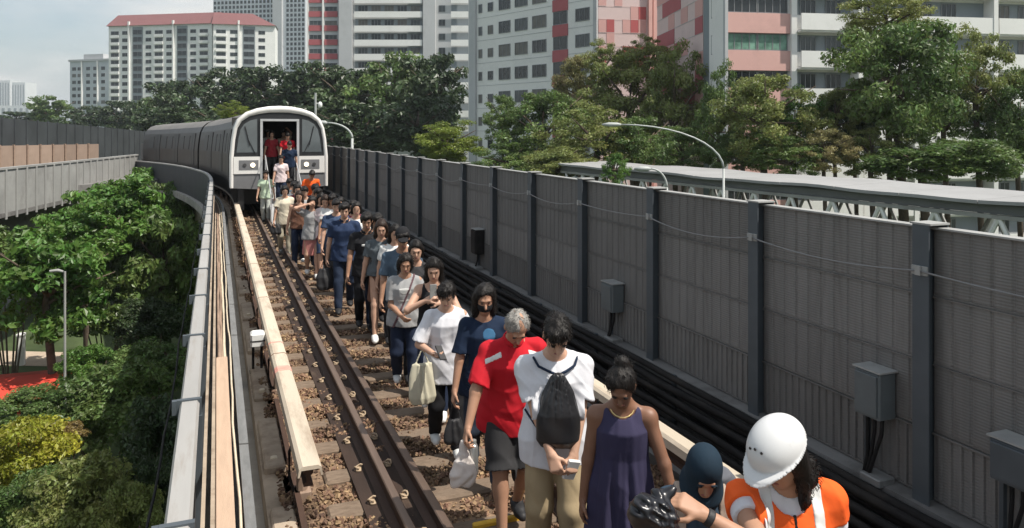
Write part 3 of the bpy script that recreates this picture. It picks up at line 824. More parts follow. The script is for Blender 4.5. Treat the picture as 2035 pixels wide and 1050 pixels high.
# the long slab behind the dark trees
A, B = at(611, 0, 150), at(936, 0, 150)
t, L = block('apartment_block', 'pale grey slab block with a red panelled stair bay behind the dark trees', A, B, gz, 50, 14, M_bg)
P = 28 * 150 / 1500
for k in range(-8, 8):
    zr = zrow(62, 150) + P * k
    for a_, b_ in ((614, 640), (645, 671)):
        MB().box(u(a_), u(b_), -.2, -.002, zr, zr + 1.1).build('red_panel', M_br, t)
        window(t, u(a_) + .1, zr + 1.15, u(b_) - u(a_) - .2, .9, 3)
    MB().box(u(706), u(840), -1.0, -.9, zr - .25, zr + .95).build('balcony_parapet', M_bw, t)
    MB().box(u(706), u(840), -.03, -.003, zr + 1.0, zr + 2.4).build('recess_shade', M_bdg, t)  # dark strip stands for the shade of the balcony void
    for px in (712, 738, 764, 790, 816): window(t, u(px), zr + 1.05, 1.9, 1.2, 3, None, .04)
    window(t, u(872), zr + 1.0, 1.3, 1.3, 2)
    MB().box(u(897), u(931), -1.0, -.9, zr - .25, zr + .95).build('balcony_parapet', M_bw, t)
    MB().box(u(897), u(931), -.03, -.003, zr + 1.0, zr + 2.4).build('recess_shade', M_bdg, t)  # balcony shade again, painted as a dark strip
    MB().box(u(840), u(842), -.02, -.002, zr - .05, zr + .03).build('joint', M_bw, t)
MB().box(u(676), u(702), -1.2, -.002, gz, 50).build('pier', M_bg, t)
MB().box(u(842), u(866), -1.2, -.002, gz, 50).build('pier', M_bg, t)
MB().box(0, u(613), -.4, -.002, gz, 50).build('pier', M_bw, t); MB().box(u(641), u(644), -.4, -.002, gz, 50).build('pier', M_bw, t)
# red roofed block
def redblock(label, pa, pb, da, db, cols, seed, ytop, gable):
    A, B = at(pa, 0, da), at(pb, 0, db)
    zt = zrow(ytop, (da + db) / 2)
    t, L = block('apartment_block', label, A, B, gz, zt, 12, M_bw)
    m = MB(); m.rings([[(-.6, -.8, zt), (-.6, 6, zt + 5.2), (-.6, 12.8, zt)], [(L + .3, -.8, zt), (L + .3 - gable, 6, zt + 5.2), (L + .3, 12.8, zt)]]); m.build('roof', M_rroof, t)
    rgc = random.Random(seed)
    x = 1.0
    P = 14.7 * 286 / 1500
    i = 0
    while x < L - 3:
        kind = i % 4
        w = (3.4, 2.6, 3.8, 2.4)[kind]
        if kind == 2:
            MB().box(x - .3, x + w + .3, -.12, -.002, gz, zt - .5).build('stair_bay', M_bdg, t)
        for k in range(0, 15):
            zr = zt - 3.4 - k * P
            if zr < 8: break
            window(t, x, zr, w, 1.4 if kind != 2 else 1.8, 2, M_pane, .13 if kind == 2 else 0)
            if kind == 0: MB().box(x - .2, x + w + .2, -.5, -.08, zr - 1.15, zr - .1).build('balcony_parapet', M_bw, t)
        if kind == 1:
            MB().box(x + w + .2, x + w + .8, -.7, -.002, gz, zt + 1.6).build('pier', M_bw, t)
        x += w + (1.5 if kind != 1 else 2.2); i += 1
    return t
redblock('long pale apartment block under a dull red pitched roof, left of the train', 216, 421, 292, 284, 8, 1, 50, 0)
redblock('shorter wing of the red roofed apartment block with a sloping gable end', 424, 547, 281, 286, 5, 2, 50, 9)
# small block at its left
A, B = at(139, 0, 315), at(217, 0, 309)
t, L = block('apartment_block', 'low pale apartment block with a flat roof house, leftmost of the nearer blocks', A, B, gz, zrow(122, 312), 12, M_bb)
MB().box(L * .25, L * .75, 2, 9, zrow(122, 312), zrow(107, 312)).build('roof_house', M_bg, t)
MB().box(-.4, L + .4, -.5, 12, zrow(122, 312) + .002, zrow(118, 312)).build('roof_edge', M_bg, t)
for i, xf in enumerate((.06, .2, .42, .6, .8)):
    for k in range(9):
        zr = zrow(140, 312) - k * 2.78
        window(t, L * xf, zr, 2.0, 1.4, 2)
    if i % 2: MB().box(L * xf + 2.1, L * xf + 2.6, -.5, -.002, gz, zrow(122, 312)).build('pier', M_bw, t)
# dark gridded tower
A, B = at(424, 0, 440), at(607, 0, 430)
t, L = block('tower_block', 'tall blue grey tower with a fine grid of dark windows, cut by the top edge', A, B, gz, 110, 20, M_bb)
MB().box(L * .66, L * .76, -1.5, -.01, gz, 110).build('pier', M_bg, t)
m = MB()
for c in range(24):
    if .64 < c / 24 < .76: continue
    for r in range(38):
        x = L * c / 24 + .35; z = 2 + r * 2.75
        m.box(x, x + 1.45, -.12, -.005, z, z + 1.7)
o = m.build('windows', M_pane, t); o['kind'] = 'stuff'
# far skyline
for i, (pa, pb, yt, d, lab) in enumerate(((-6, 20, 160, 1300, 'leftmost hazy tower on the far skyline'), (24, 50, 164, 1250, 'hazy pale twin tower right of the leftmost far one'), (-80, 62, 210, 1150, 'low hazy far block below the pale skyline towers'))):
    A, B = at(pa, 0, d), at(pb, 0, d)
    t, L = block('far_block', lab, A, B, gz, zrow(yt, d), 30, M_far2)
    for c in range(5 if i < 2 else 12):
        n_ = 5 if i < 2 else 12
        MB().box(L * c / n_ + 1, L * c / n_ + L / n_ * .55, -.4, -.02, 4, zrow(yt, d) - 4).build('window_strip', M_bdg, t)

# ------------------------------------------------------------------ trees
def leafmat(name, c1, c2, tr=.3): return mat(name, c1, 0.42, 0.25, 0.55, col2=c2, trans=tr, island=True, spec=0.45)
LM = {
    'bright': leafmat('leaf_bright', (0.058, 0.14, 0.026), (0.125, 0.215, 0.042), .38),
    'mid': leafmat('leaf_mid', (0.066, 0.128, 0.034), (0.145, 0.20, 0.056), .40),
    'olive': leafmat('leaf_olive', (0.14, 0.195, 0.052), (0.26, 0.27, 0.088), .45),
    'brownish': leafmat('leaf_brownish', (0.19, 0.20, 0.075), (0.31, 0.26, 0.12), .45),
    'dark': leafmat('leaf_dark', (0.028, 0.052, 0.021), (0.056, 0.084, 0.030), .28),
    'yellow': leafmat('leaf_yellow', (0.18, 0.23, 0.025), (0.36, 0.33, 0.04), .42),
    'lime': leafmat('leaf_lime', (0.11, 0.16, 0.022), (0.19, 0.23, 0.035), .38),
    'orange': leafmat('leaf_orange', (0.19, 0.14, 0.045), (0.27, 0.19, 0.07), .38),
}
M_bark = mat('bark', (0.10, 0.075, 0.055), 0.95, 0.3, 4, 0.6, 20)
def crown_mesh(name, nclump, nleaf, size, spread, seed, gap=.0, flat=1.0):
    """leaf quads in clumps spread through a unit ball, uneven outline"""
    rg = np.random.default_rng(seed)
    C = rg.normal(size=(nclump, 3)); C /= np.linalg.norm(C, axis=1)[:, None]
    rad = rg.uniform(.28, 1, nclump) ** .55 * .86
    # lobes: the outline is pushed in and out
    lobes = rg.normal(size=(7, 3)); lobes /= np.linalg.norm(lobes, axis=1)[:, None]
    push = (np.maximum(0, C @ lobes.T) ** 4).max(1)
    C = C * (rad * (.70 + .36 * push))[:, None]
    C[:, 2] *= flat
    w = rg.integers(0, nclump, nleaf)
    P = rg.normal(size=(nleaf, 3)); P /= np.linalg.norm(P, axis=1)[:, None]
    P = P * (rg.random(nleaf) ** .45)[:, None] * spread * rg.uniform(.7, 1.25, nclump)[w][:, None]
    P[:, 2] *= .62
    ctr = C[w] + P
    nrm = P / (np.linalg.norm(P, axis=1)[:, None] + 1e-6) * .8 + rg.normal(size=(nleaf, 3)) * .55 + np.array([0, 0, .35])
    nrm /= np.linalg.norm(nrm, axis=1)[:, None]
    a = np.cross(nrm, rg.normal(size=(nleaf, 3))); a /= np.linalg.norm(a, axis=1)[:, None]
    a[:, 2] -= .25
    b = np.cross(nrm, a)
    sz = size * rg.uniform(.6, 1.3, nleaf)[:, None]
    V = np.stack([ctr - a * sz, ctr + b * sz * .48 + nrm * sz * .12, ctr + a * sz, ctr - b * sz * .48 + nrm * sz * .12], 1).reshape(-1, 3)
    Q = np.arange(nleaf * 4).reshape(-1, 4)
    return np_mesh(name, V, Q, LM['mid'], False)
CR = {
    'big': [crown_mesh('crown', 95, 24000, .027, .19, 1), crown_mesh('crown', 85, 23000, .028, .20, 2)],
    'loose': [crown_mesh('crown', 95, 15000, .025, .15, 3), crown_mesh('crown', 90, 15000, .026, .16, 4)],
    'large_leaf': [crown_mesh('crown', 75, 8500, .052, .20, 5), crown_mesh('crown', 70, 8500, .055, .21, 6)],
    'shrub': [crown_mesh('crown', 80, 17000, .034, .21, 7, flat=.85), crown_mesh('crown', 80, 17000, .034, .21, 8, flat=.85)],
    'far': [crown_mesh('crown', 60, 7000, .055, .22, 9), crown_mesh('crown', 60, 7000, .055, .23, 10)],
}
rgt = random.Random(21)
def tree(name, label, cat, px, py, rx, ry, d, kind, colour, group, trunk=True, var=None, tr=None, zbase=None):
    c = at(px, py, d)
    R, Rz = rx * d / F_PX * 1.22, ry * d / F_PX * 1.25
    zb = gz if zbase is None else zbase
    t = thing(name, label, cat, (c.x, c.y, zb), 0, group)
    me = CR[kind][rgt.randint(0, 1) if var is None else var]
    o = link('crown', me, t, (0, 0, c.z - zb), rgt.uniform(0, 6.28))
    o.scale = (R, R * rgt.uniform(.85, 1.1), Rz)
    o.material_slots[0].link = 'OBJECT'; o.material_slots[0].material = LM[colour]
    if trunk:
        hb = c.z - zb
        tw = max(.12, R * .055)
        m = MB()
        top = hb - Rz * .35
        m.tube([(0, 0, -.1), (.05 * R, 0, top * .5), (-.03 * R, .04 * R, top), (0, 0, hb + Rz * .3)], [tw * 1.25, tw, tw * .85, tw * .3], 8)
        for i in range(7):
            a = i * 2.4 + rgt.uniform(0, 1); r = rgt.uniform(.45, .8)
            z1 = top + (hb - top) * rgt.uniform(0, .8); z2 = hb + Rz * rgt.uniform(-.2, .6)
            m.tube([(0, 0, z1), (R * r * .45 * math.cos(a), R * r * .45 * math.sin(a), z1 + (z2 - z1) * .55), (R * r * math.cos(a), R * r * math.sin(a), z2)], [tw * .5, tw * .33, tw * .1], 6)
        m.build('trunk', M_bark, t, True)
    return t
G = 'trees beyond the noise wall'
tree('broad_tree', 'tall brownish green tree in front of the chequered block', 'tree', 1255, 200, 120, 105, 66, 'loose', 'olive', G)
tree('broad_tree', 'olive thin crowned tree right of the chequered block tree', 'tree', 1340, 215, 85, 125, 61, 'loose', 'olive', G)
tree('broad_tree', 'green tree with loose crown in front of the grey white square-windowed block', 'tree', 1080, 255, 110, 90, 62, 'loose', 'mid', G)
tree('broad_tree', 'lighter green tree low behind the noise wall left of the link bridge roof', 'tree', 1190, 285, 110, 75, 57, 'loose', 'olive', G)
tree('broad_tree', 'reddish brown tree top rising between the middle block and its pink neighbour', 'tree', 1150, 170, 60, 75, 70, 'loose', 'brownish', G)
tree('broad_tree', 'rounded lime green tree left of the loose trees above the noise wall', 'tree', 890, 285, 80, 42, 72, 'big', 'lime', G)
tree('broad_tree', 'bushy green tree below the pink bay of the right block', 'tree', 1520, 225, 115, 95, 46, 'loose', 'olive', G)
tree('broad_tree', 'smaller green tree beside the stair tower corner', 'tree', 1430, 240, 55, 110, 50, 'loose', 'mid', G)
tree('broad_tree', 'largest dark leaved tree in front of the white balconies', 'tree', 1790, 155, 140, 140, 45, 'big', 'mid', G)
tree('broad_tree', 'top of the largest tree reaching the upper picture edge', 'tree', 1765, 30, 95, 65, 47, 'loose', 'olive', G)
tree('broad_tree', 'green tree right of the largest tree before the far balconies', 'tree', 1945, 160, 90, 105, 48, 'loose', 'olive', G)
tree('broad_tree', 'dense green tree cut by the right picture edge', 'tree', 2025, 240, 75, 100, 46, 'big', 'mid', G)
tree('broad_tree', 'brownish yellow small tree above the link bridge roof', 'tree', 1640, 295, 65, 48, 43, 'loose', 'brownish', G)
tree('broad_tree', 'low spreading green tree right behind the link bridge roof', 'tree', 1840, 315, 135, 48, 42, 'shrub', 'mid', G)
tree('broad_tree', 'low green tree under the lamp arm at the left end of the link bridge', 'tree', 1360, 300, 75, 60, 52, 'loose', 'mid', G)
s_ = at(1225, 330, 40)
tree('sapling', 'light green sapling poking up in front of the link bridge end', 'tree', 1222, 335, 30, 38, 40, 'loose', 'bright', G)
G2 = 'dark trees behind the train'
for i, (px, py, rx, ry, d, lab) in enumerate((
        (345, 205, 60, 55, 150, 'dark tree at the left end of the wood behind the train'), (425, 195, 75, 58, 145, 'dark rounded tree below the red roofed wing'),
        (520, 185, 80, 62, 140, 'dark tree directly above the train roof'), (610, 185, 80, 58, 135, 'dark tree behind the camera mast'),
        (690, 190, 80, 65, 128, 'dark tree below the red panelled stair bay'), (770, 180, 85, 75, 122, 'olive topped dark tree below the slab block balconies'),
        (865, 175, 85, 82, 116, 'tall dark tree touching the left edge of the square-windowed block'), (720, 255, 95, 60, 105, 'lower dark tree behind the lamp right of the train'),
        (830, 245, 90, 65, 100, 'lower dark tree left of the lime green tree'), (600, 255, 90, 55, 115, 'low dark tree hidden behind the train top'),
        (450, 250, 80, 45, 120, 'low dark tree left of the train top'), (340, 250, 70, 35, 130, 'low dark tree above the curved train cars'))):
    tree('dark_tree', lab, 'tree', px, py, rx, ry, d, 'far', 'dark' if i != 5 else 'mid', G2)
tree('bright_tree', 'small sunlit yellow green tree top just left of the train roof', 'tree', 465, 222, 38, 20, 80, 'loose', 'lime', G2)
for i, (px, py, rx, ry, d, lab) in enumerate(((30, 240, 60, 22, 240, 'hazy tree at the left picture edge below the far towers'), (105, 222, 45, 30, 230, 'hazy green tree left of the low pale block'), (165, 235, 45, 24, 215, 'hazy dark tree at the foot of the low pale block'), (232, 228, 45, 34, 200, 'tree at the left foot of the red roofed block'), (285, 232, 40, 30, 190, 'tree right of the tree at the red roofed block foot'))):
    tree('hazy_tree', lab, 'tree', px, py, rx, ry, d, 'far', 'mid' if i == 1 else 'dark', 'trees on the far left horizon')
G3 = 'trees and shrubs below the deck on the left'
tree('garden_tree', 'bright large leaved tree highest below the left viaduct parapet', 'tree', 245, 425, 95, 75, 36, 'large_leaf', 'bright', G3)
tree('garden_tree', 'bright large leaved tree nearest the left edge with a visible trunk', 'tree', 95, 560, 125, 105, 29, 'large_leaf', 'bright', G3)
tree('garden_tree', 'bright tree between the two large leaved trees', 'tree', 165, 470, 85, 70, 32, 'large_leaf', 'bright', G3)
tree('garden_tree', 'shaded tree close under the white parapet coping', 'tree', 325, 520, 95, 120, 36, 'large_leaf', 'mid', G3)
tree('garden_tree', 'shaded tree in the gap where the two viaducts meet', 'tree', 355, 410, 60, 60, 44, 'large_leaf', 'mid', G3)
tree('shrub', 'broad dark green shrub right of the red shelter roof', 'shrub', 215, 800, 130, 95, 24, 'shrub', 'mid', G3, False)
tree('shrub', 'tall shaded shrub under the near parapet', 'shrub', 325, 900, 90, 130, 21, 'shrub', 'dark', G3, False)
tree('shrub', 'yellow leaved shrub at the lower left picture edge', 'shrub', 30, 900, 120, 95, 20, 'shrub', 'yellow', G3, False)
tree('shrub', 'small orange leaved shrub behind the yellow one', 'shrub', 115, 865, 55, 32, 21.5, 'shrub', 'orange', G3, False)
tree('shrub', 'rounded olive green shrub at the bottom left', 'shrub', 150, 1000, 120, 110, 17.5, 'shrub', 'olive', G3, False)
tree('shrub', 'rounded olive shrub at the bottom beside the parapet', 'shrub', 255, 1030, 75, 90, 17, 'shrub', 'olive', G3, False)
tree('shrub', 'low green shrub at the foot of the grey lamp post', 'shrub', 170, 720, 60, 40, 27, 'shrub', 'bright', G3, False)
for i, (px, py, rx, ry, d, kd, co, lab) in enumerate((
        (215, 610, 80, 60, 34, 'large_leaf', 'mid', 'shaded green shrub below the bright large leaved trees'),
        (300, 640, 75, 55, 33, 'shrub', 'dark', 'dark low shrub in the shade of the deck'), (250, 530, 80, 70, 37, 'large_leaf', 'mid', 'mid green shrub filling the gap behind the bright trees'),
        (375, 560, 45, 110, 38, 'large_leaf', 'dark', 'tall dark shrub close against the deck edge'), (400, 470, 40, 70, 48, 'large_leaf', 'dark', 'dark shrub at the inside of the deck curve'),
        (295, 735, 80, 60, 26, 'shrub', 'mid', 'green shrub between the dark shrub and the parapet'), 
        (60, 985, 90, 70, 18, 'shrub', 'mid', 'green shrub below the yellow one at the lower left corner'), (300, 975, 60, 80, 18.5, 'shrub', 'dark', 'dark shrub beside the bottom olive shrub'),
        (40, 812, 85, 38, 23, 'shrub', 'mid', 'low green shrub just below the red shelter roof'),
        (20, 500, 70, 60, 33, 'large_leaf', 'mid', 'mid green shrub below the pier of the left viaduct'), (300, 380, 60, 45, 50, 'large_leaf', 'bright', 'bright leafy shrub top against the left viaduct parapet'))):
    tree('shrub', lab, 'shrub', px, py, rx, ry, d, kd, co, G3, False)
for i, (px, py, rx, ry, d, kd, co, lab) in enumerate((
        (1010, 320, 80, 45, 60, 'loose', 'mid', 'low green tree just above the middle of the noise wall'), (1110, 325, 80, 40, 55, 'shrub', 'olive', 'low olive tree left of the link bridge end'),
        (1570, 312, 95, 42, 44, 'loose', 'mid', 'low green tree over the middle of the link bridge roof'), (1735, 308, 85, 55, 44, 'loose', 'olive', 'olive tree at the foot of the largest tree'),
        (1270, 285, 90, 65, 56, 'loose', 'mid', 'full green tree behind the tip of the long lamp arm'), (1660, 225, 60, 60, 49, 'loose', 'olive', 'light olive tree left of the dark gap tree'),
        (1480, 300, 80, 50, 47, 'loose', 'mid', 'low green tree behind the bend of the long lamp arm'), (1580, 245, 70, 70, 48, 'loose', 'bright', 'light green tree right of the pink bay tree'),
        (1700, 235, 60, 80, 50, 'big', 'dark', 'dark gap tree left of the largest tree'), (1880, 230, 80, 70, 49, 'loose', 'mid', 'mid green tree between the two right-hand trees'),
        (1950, 320, 80, 45, 42, 'shrub', 'mid', 'low tree at the right end behind the link bridge roof'), (1290, 120, 60, 45, 69, 'loose', 'olive', 'olive tree top before the red chequer squares'),
        (1200, 130, 50, 50, 68, 'loose', 'olive', 'thin tree top at the corner of the square-windowed block'), (1000, 230, 45, 50, 64, 'loose', 'mid', 'narrow green tree against the square windows'))):
    tree('broad_tree', lab, 'tree', px, py, rx, ry, d, kd, co, G)
for o in [x for x in COL.objects if x.name.startswith('shrub')]:
    c = [k for k in o.children][0]
    m = MB(); h = c.location.z
    for i in range(6):
        a = i * 1.05; m.tube([(.1 * math.cos(a), .1 * math.sin(a), 0), (.5 * c.scale.x * math.cos(a), .5 * c.scale.x * math.sin(a), h)], [.05, .02], 5)
    m.build('stems', M_bark, o)
# things on the ground at the left
b = at(129, 710, 25.5)
lp = thing('garden_lamp', 'slim grey lamp post among the bright trees on the left', 'lamp post', (b.x, b.y, gz))
zt = at(129, 540, 25.5).z - gz
MB().tube([(0, 0, 0), (0, 0, zt)], [.045, .035], 8).build('pole', M_par, lp)
m = MB(); m.tube([(-.05, 0, zt), (-.2, 0, zt + .05), (-.45, 0, zt + .04)], [.035, .06, .04], 8); m.build('lamp_head', M_par, lp)
b = at(42, 727, 38)
pl = MB(); pl.bbox(-.17, .17, -.17, .17, 0, 1.5, .04); pl.bbox(-.2, .2, -.2, .2, 1.5, 1.6, .03)
o = pl.build('gate_post', M_white); o.location = (b.x, b.y, gz); tag(o, 'short white square post by the paved path on the left', 'post')
a_, b_ = at(-60, 775, 27.5), at(125, 752, 28.5)
sh = thing('shelter', 'bright red shelter roof at the left picture edge', 'shelter', (a_.x, a_.y, gz), math.atan2(b_.y - a_.y, b_.x - a_.x))
M_redr = mat('red_roof', (0.62, 0.07, 0.045), 0.5, 0.1, 1.0)
Ls = (b_ - a_).length; hr = a_.z - gz
m = MB(); m.rings([[(x, -1.0, hr - .15), (x, .8, hr + .12), (x, 2.0, hr - .1), (x, 2.0, hr - .2), (x, -1.0, hr - .28)] for x in (0, Ls * .5, Ls)]); m.build('roof', M_redr, sh)
for x in (.3, Ls * .5, Ls - .3):
    MB().tube([(x, .2, 0), (x, .2, hr - .1)], .06, 6).build('column', M_redr, sh)
MB().box(.2, Ls - .2, 0.0, .4, .4, .48).build('bench', M_redr, sh)

# ------------------------------------------------------------------ air
hz = MB().box(-3050, 3050, -320, 4550, gz - 1, 130).build('haze', None)
hm = bpy.data.materials.new('haze'); hm.use_nodes = True
hn = hm.node_tree.nodes; hn.clear()
ho = hn.new('ShaderNodeOutputMaterial'); pv = hn.new('ShaderNodeVolumePrincipled')
pv.inputs['Color'].default_value = (0.86, 0.93, 1.0, 1); pv.inputs['Density'].default_value = 0.00022; pv.inputs['Anisotropy'].default_value = 0.2
hm.node_tree.links.new(pv.outputs['Volume'], ho.inputs['Volume'])
hz.data.materials.append(hm); tag(hz, kind='stuff')
# ------------------------------------------------------------------ people: bodies and clothes grown as smooth distance fields
def V3(*a): return np.array(a, float)
def rot(ax, deg):
    return np.array(Matrix.Rotation(math.radians(deg), 3, ax))
class SDF:
    def __init__(s, lo, hi, vox):
        s.lo = np.array(lo, float); s.vox = vox
        n = np.ceil((np.array(hi) - s.lo) / vox).astype(int) + 1
        s.ax = [s.lo[i] + vox * np.arange(n[i]) for i in range(3)]
        s.f = np.full(tuple(n), .25, np.float32)
    def sub(s, lo, hi):
        sl = []
        for i in range(3):
            a = int(max(0, math.floor((lo[i] - s.lo[i]) / s.vox))); b = int(min(len(s.ax[i]), math.ceil((hi[i] - s.lo[i]) / s.vox) + 1))
            if b <= a: return None, None
            sl.append(slice(a, b))
        return tuple(sl), (s.ax[0][sl[0]][:, None, None], s.ax[1][sl[1]][None, :, None], s.ax[2][sl[2]][None, None, :])
    def put(s, sl, d, k):
        f = s.f[sl]
        if k > 0:
            h = np.maximum(k - np.abs(f - d), 0) / k
            s.f[sl] = np.minimum(f, d) - h * h * k * .25
        else: s.f[sl] = np.minimum(f, d)
    def cone(s, a, b, ra, rb, k=.02):
        a, b = np.array(a, float), np.array(b, float)
        ra, rb = max(ra, s.vox * .75), max(rb, s.vox * .75)
        pad = k + 2 * s.vox + max(ra, rb)
        sl, P = s.sub(np.minimum(a, b) - pad, np.maximum(a, b) + pad)
        if sl is None: return s
        ab = b - a; L = max(ab @ ab, 1e-9)
        x, y, z = P[0] - a[0], P[1] - a[1], P[2] - a[2]
        t = np.clip((x * ab[0] + y * ab[1] + z * ab[2]) / L, 0, 1)
        d = np.sqrt((x - t * ab[0]) ** 2 + (y - t * ab[1]) ** 2 + (z - t * ab[2]) ** 2) - (ra + (rb - ra) * t)
        s.put(sl, d.astype(np.float32), k); return s
    def _ell(s, P, c, r, R):
        x, y, z = P[0] - c[0], P[1] - c[1], P[2] - c[2]
        if R is not None:
            x, y, z = (x * R[0, 0] + y * R[1, 0] + z * R[2, 0], x * R[0, 1] + y * R[1, 1] + z * R[2, 1], x * R[0, 2] + y * R[1, 2] + z * R[2, 2])
        k0 = np.sqrt((x / r[0]) ** 2 + (y / r[1]) ** 2 + (z / r[2]) ** 2)
        k1 = np.sqrt((x / r[0] ** 2) ** 2 + (y / r[1] ** 2) ** 2 + (z / r[2] ** 2) ** 2) + 1e-6
        return k0 * (k0 - 1) / k1
    def ell(s, c, r, R=None, k=.02):
        c = np.array(c, float); pad = max(r) + k + 2 * s.vox
        sl, P = s.sub(c - pad, c + pad)
        if sl is None: return s
        s.put(sl, s._ell(P, c, r, R).astype(np.float32), k); return s
    def cut_ell(s, c, r, R=None, k=.01):
        c = np.array(c, float); pad = max(r) + k + 2 * s.vox
        sl, P = s.sub(c - pad, c + pad)
        if sl is None: return s
        d = -s._ell(P, c, r, R)
        s.f[sl] = np.maximum(s.f[sl], d).astype(np.float32); return s
    def loft(s, o, R, tab, k=.02, fold=None):
        """tab rows (w, a, b, off): elliptic section a x b at height w along R z axis, shifted by off along R y axis"""
        o = np.array(o, float); tab = np.array(tab, float)
        m = tab[:, 1:3].max() + k + 3 * s.vox
        ends = np.stack([o + R[:, 2] * tab[0, 0], o + R[:, 2] * tab[-1, 0]])
        sl, P = s.sub(ends.min(0) - m - .05, ends.max(0) + m + .05)
        if sl is None: return s
        x, y, z = P[0] - o[0], P[1] - o[1], P[2] - o[2]
        u = x * R[0, 0] + y * R[1, 0] + z * R[2, 0]; v = x * R[0, 1] + y * R[1, 1] + z * R[2, 1]; w = x * R[0, 2] + y * R[1, 2] + z * R[2, 2]
        wc = np.clip(w, tab[0, 0], tab[-1, 0])
        A = np.interp(wc, tab[:, 0], tab[:, 1]); B = np.interp(wc, tab[:, 0], tab[:, 2]); Of = np.interp(wc, tab[:, 0], tab[:, 3])
        v = v - Of
        if fold is not None:
            fo = fold(np.arctan2(v, u), w); A = A + fo; B = B + fo
        k0 = np.sqrt((u / A) ** 2 + (v / B) ** 2) + 1e-6
        k1 = np.sqrt((u / A ** 2) ** 2 + (v / B ** 2) ** 2) + 1e-6
        d = k0 * (k0 - 1) / k1
        d = np.maximum(d, np.maximum(tab[0, 0] - w, w - tab[-1, 0]))
        s.put(sl, d.astype(np.float32), k); return s
    def cut(s, p, n):
        """remove what lies on the side n points to"""
        n = np.array(n, float); n /= np.linalg.norm(n)
        d = (s.ax[0][:, None, None] - p[0]) * n[0] + (s.ax[1][None, :, None] - p[1]) * n[1] + (s.ax[2][None, None, :] - p[2]) * n[2]
        s.f = np.maximum(s.f, d).astype(np.float32); return s
    def noise(s, fn):
        s.f = (s.f + fn(s.ax[0][:, None, None], s.ax[1][None, :, None], s.ax[2][None, None, :])).astype(np.float32); return s
    def copy(s):
        c = SDF.__new__(SDF); c.lo, c.vox, c.ax, c.f = s.lo, s.vox, s.ax, s.f.copy(); return c
    def nets(s):
        f = s.f; sg = f < 0
        sg[0], sg[-1] = False, False; sg[:, 0] = False; sg[:, -1] = False; sg[:, :, 0] = False; sg[:, :, -1] = False
        cnt = np.zeros(tuple(n - 1 for n in f.shape), np.int8)
        co = [(i, j, k) for i in (0, 1) for j in (0, 1) for k in (0, 1)]
        for i, j, k in co:
            cnt += sg[i:f.shape[0] - 1 + i, j:f.shape[1] - 1 + j, k:f.shape[2] - 1 + k]
        idx = np.argwhere((cnt > 0) & (cnt < 8))
        if len(idx) == 0: return np.zeros((0, 3)), np.zeros((0, 4), int)
        vals = np.stack([f[idx[:, 0] + i, idx[:, 1] + j, idx[:, 2] + k] for i, j, k in co], 1)
        acc = np.zeros((len(idx), 3)); n = np.zeros(len(idx))
        cc = np.array(co, float)
        for a in range(8):
            for b in range(a + 1, 8):
                if np.abs(cc[a] - cc[b]).sum() != 1: continue
                va, vb = vals[:, a], vals[:, b]
                mk = (va < 0) != (vb < 0)
                t = np.where(mk, va / np.where(mk, va - vb, 1), 0)
                acc += (cc[a] + t[:, None] * (cc[b] - cc[a])) * mk[:, None]; n += mk
        V = (idx + acc / np.maximum(n, 1)[:, None]) * s.vox + s.lo
        mp = np.full(cnt.shape, -1, np.int32); mp[tuple(idx.T)] = np.arange(len(idx))
        Q = []
        for ax in range(3):
            o1, o2 = (ax + 1) % 3, (ax + 2) % 3
            A = np.moveaxis(sg, (ax, o1, o2), (0, 1, 2))
            M = np.moveaxis(mp, (ax, o1, o2), (0, 1, 2))
            e = np.argwhere(A[:-1, 1:-1, 1:-1] != A[1:, 1:-1, 1:-1])
            if len(e) == 0: continue
            i, j, k = e[:, 0], e[:, 1] + 1, e[:, 2] + 1
            q = np.stack([M[i, j - 1, k - 1], M[i, j, k - 1], M[i, j, k], M[i, j - 1, k]], 1)
            flip = ~A[i, j, k]
            q[flip] = q[flip][:, ::-1]
            Q.append(q)
        Q = np.concatenate(Q)
        return V, Q[(Q >= 0).all(1)]
    def build(s, name, mt, parent):
        V, Q = s.nets()
        o = link(name, np_mesh(name, V, Q, mt, True), parent)
        return o

def ik(a, t, l1, l2, pole):
    a, t, pole = np.array(a, float), np.array(t, float), np.array(pole, float)
    d = t - a; D = np.linalg.norm(d)
    if D > (l1 + l2) * .999:
        t = a + d / D * (l1 + l2) * .999; d = t - a; D = np.linalg.norm(d)
    u = d / D
    x = (l1 * l1 - l2 * l2 + D * D) / (2 * D); h = math.sqrt(max(l1 * l1 - x * x, 0))
    pv = pole - (pole @ u) * u; pv /= np.linalg.norm(pv) + 1e-9
    return a + u * x + pv * h, t

def cloth(name, c, var=.10, rough=.85, c2=None): return mat('cloth_' + name, c, rough, var, 6, 0.45, 13, col2=c2, spec=0.2, stretch=(1, 1, .6))
SK = {'light': mat('skin_light', (0.50, 0.30, 0.21), 0.55, 0.06, 20, spec=0.35), 'tan': mat('skin_tan', (0.38, 0.21, 0.135), 0.55, 0.06, 20, spec=0.35), 'brown': mat('skin_brown', (0.20, 0.10, 0.062), 0.5, 0.06, 20, spec=0.4)}
M_hair = mat('hair_black', (0.010, 0.008, 0.007), 0.5, 0.4, 30, 0.6, 120, stretch=(1, 1, .15), spec=0.25)
M_hairb = mat('hair_brown', (0.030, 0.018, 0.013), 0.5, 0.4, 30, 0.6, 120, stretch=(1, 1, .15), spec=0.25)
M_hairg = mat('hair_grey', (0.25, 0.235, 0.215), 0.7, 0.3, 40, 0.6, 150)
M_eye = mat('eye_dark', (0.012, 0.010, 0.010), 0.3, 0.1, 5)
M_lip = mat('lip', (0.26, 0.10, 0.085), 0.5, 0.05, 5)
M_shw = mat('shoe_white', (0.70, 0.70, 0.68), 0.6, 0.06, 9)
M_shb = mat('shoe_black', (0.02, 0.02, 0.022), 0.6, 0.2, 9)
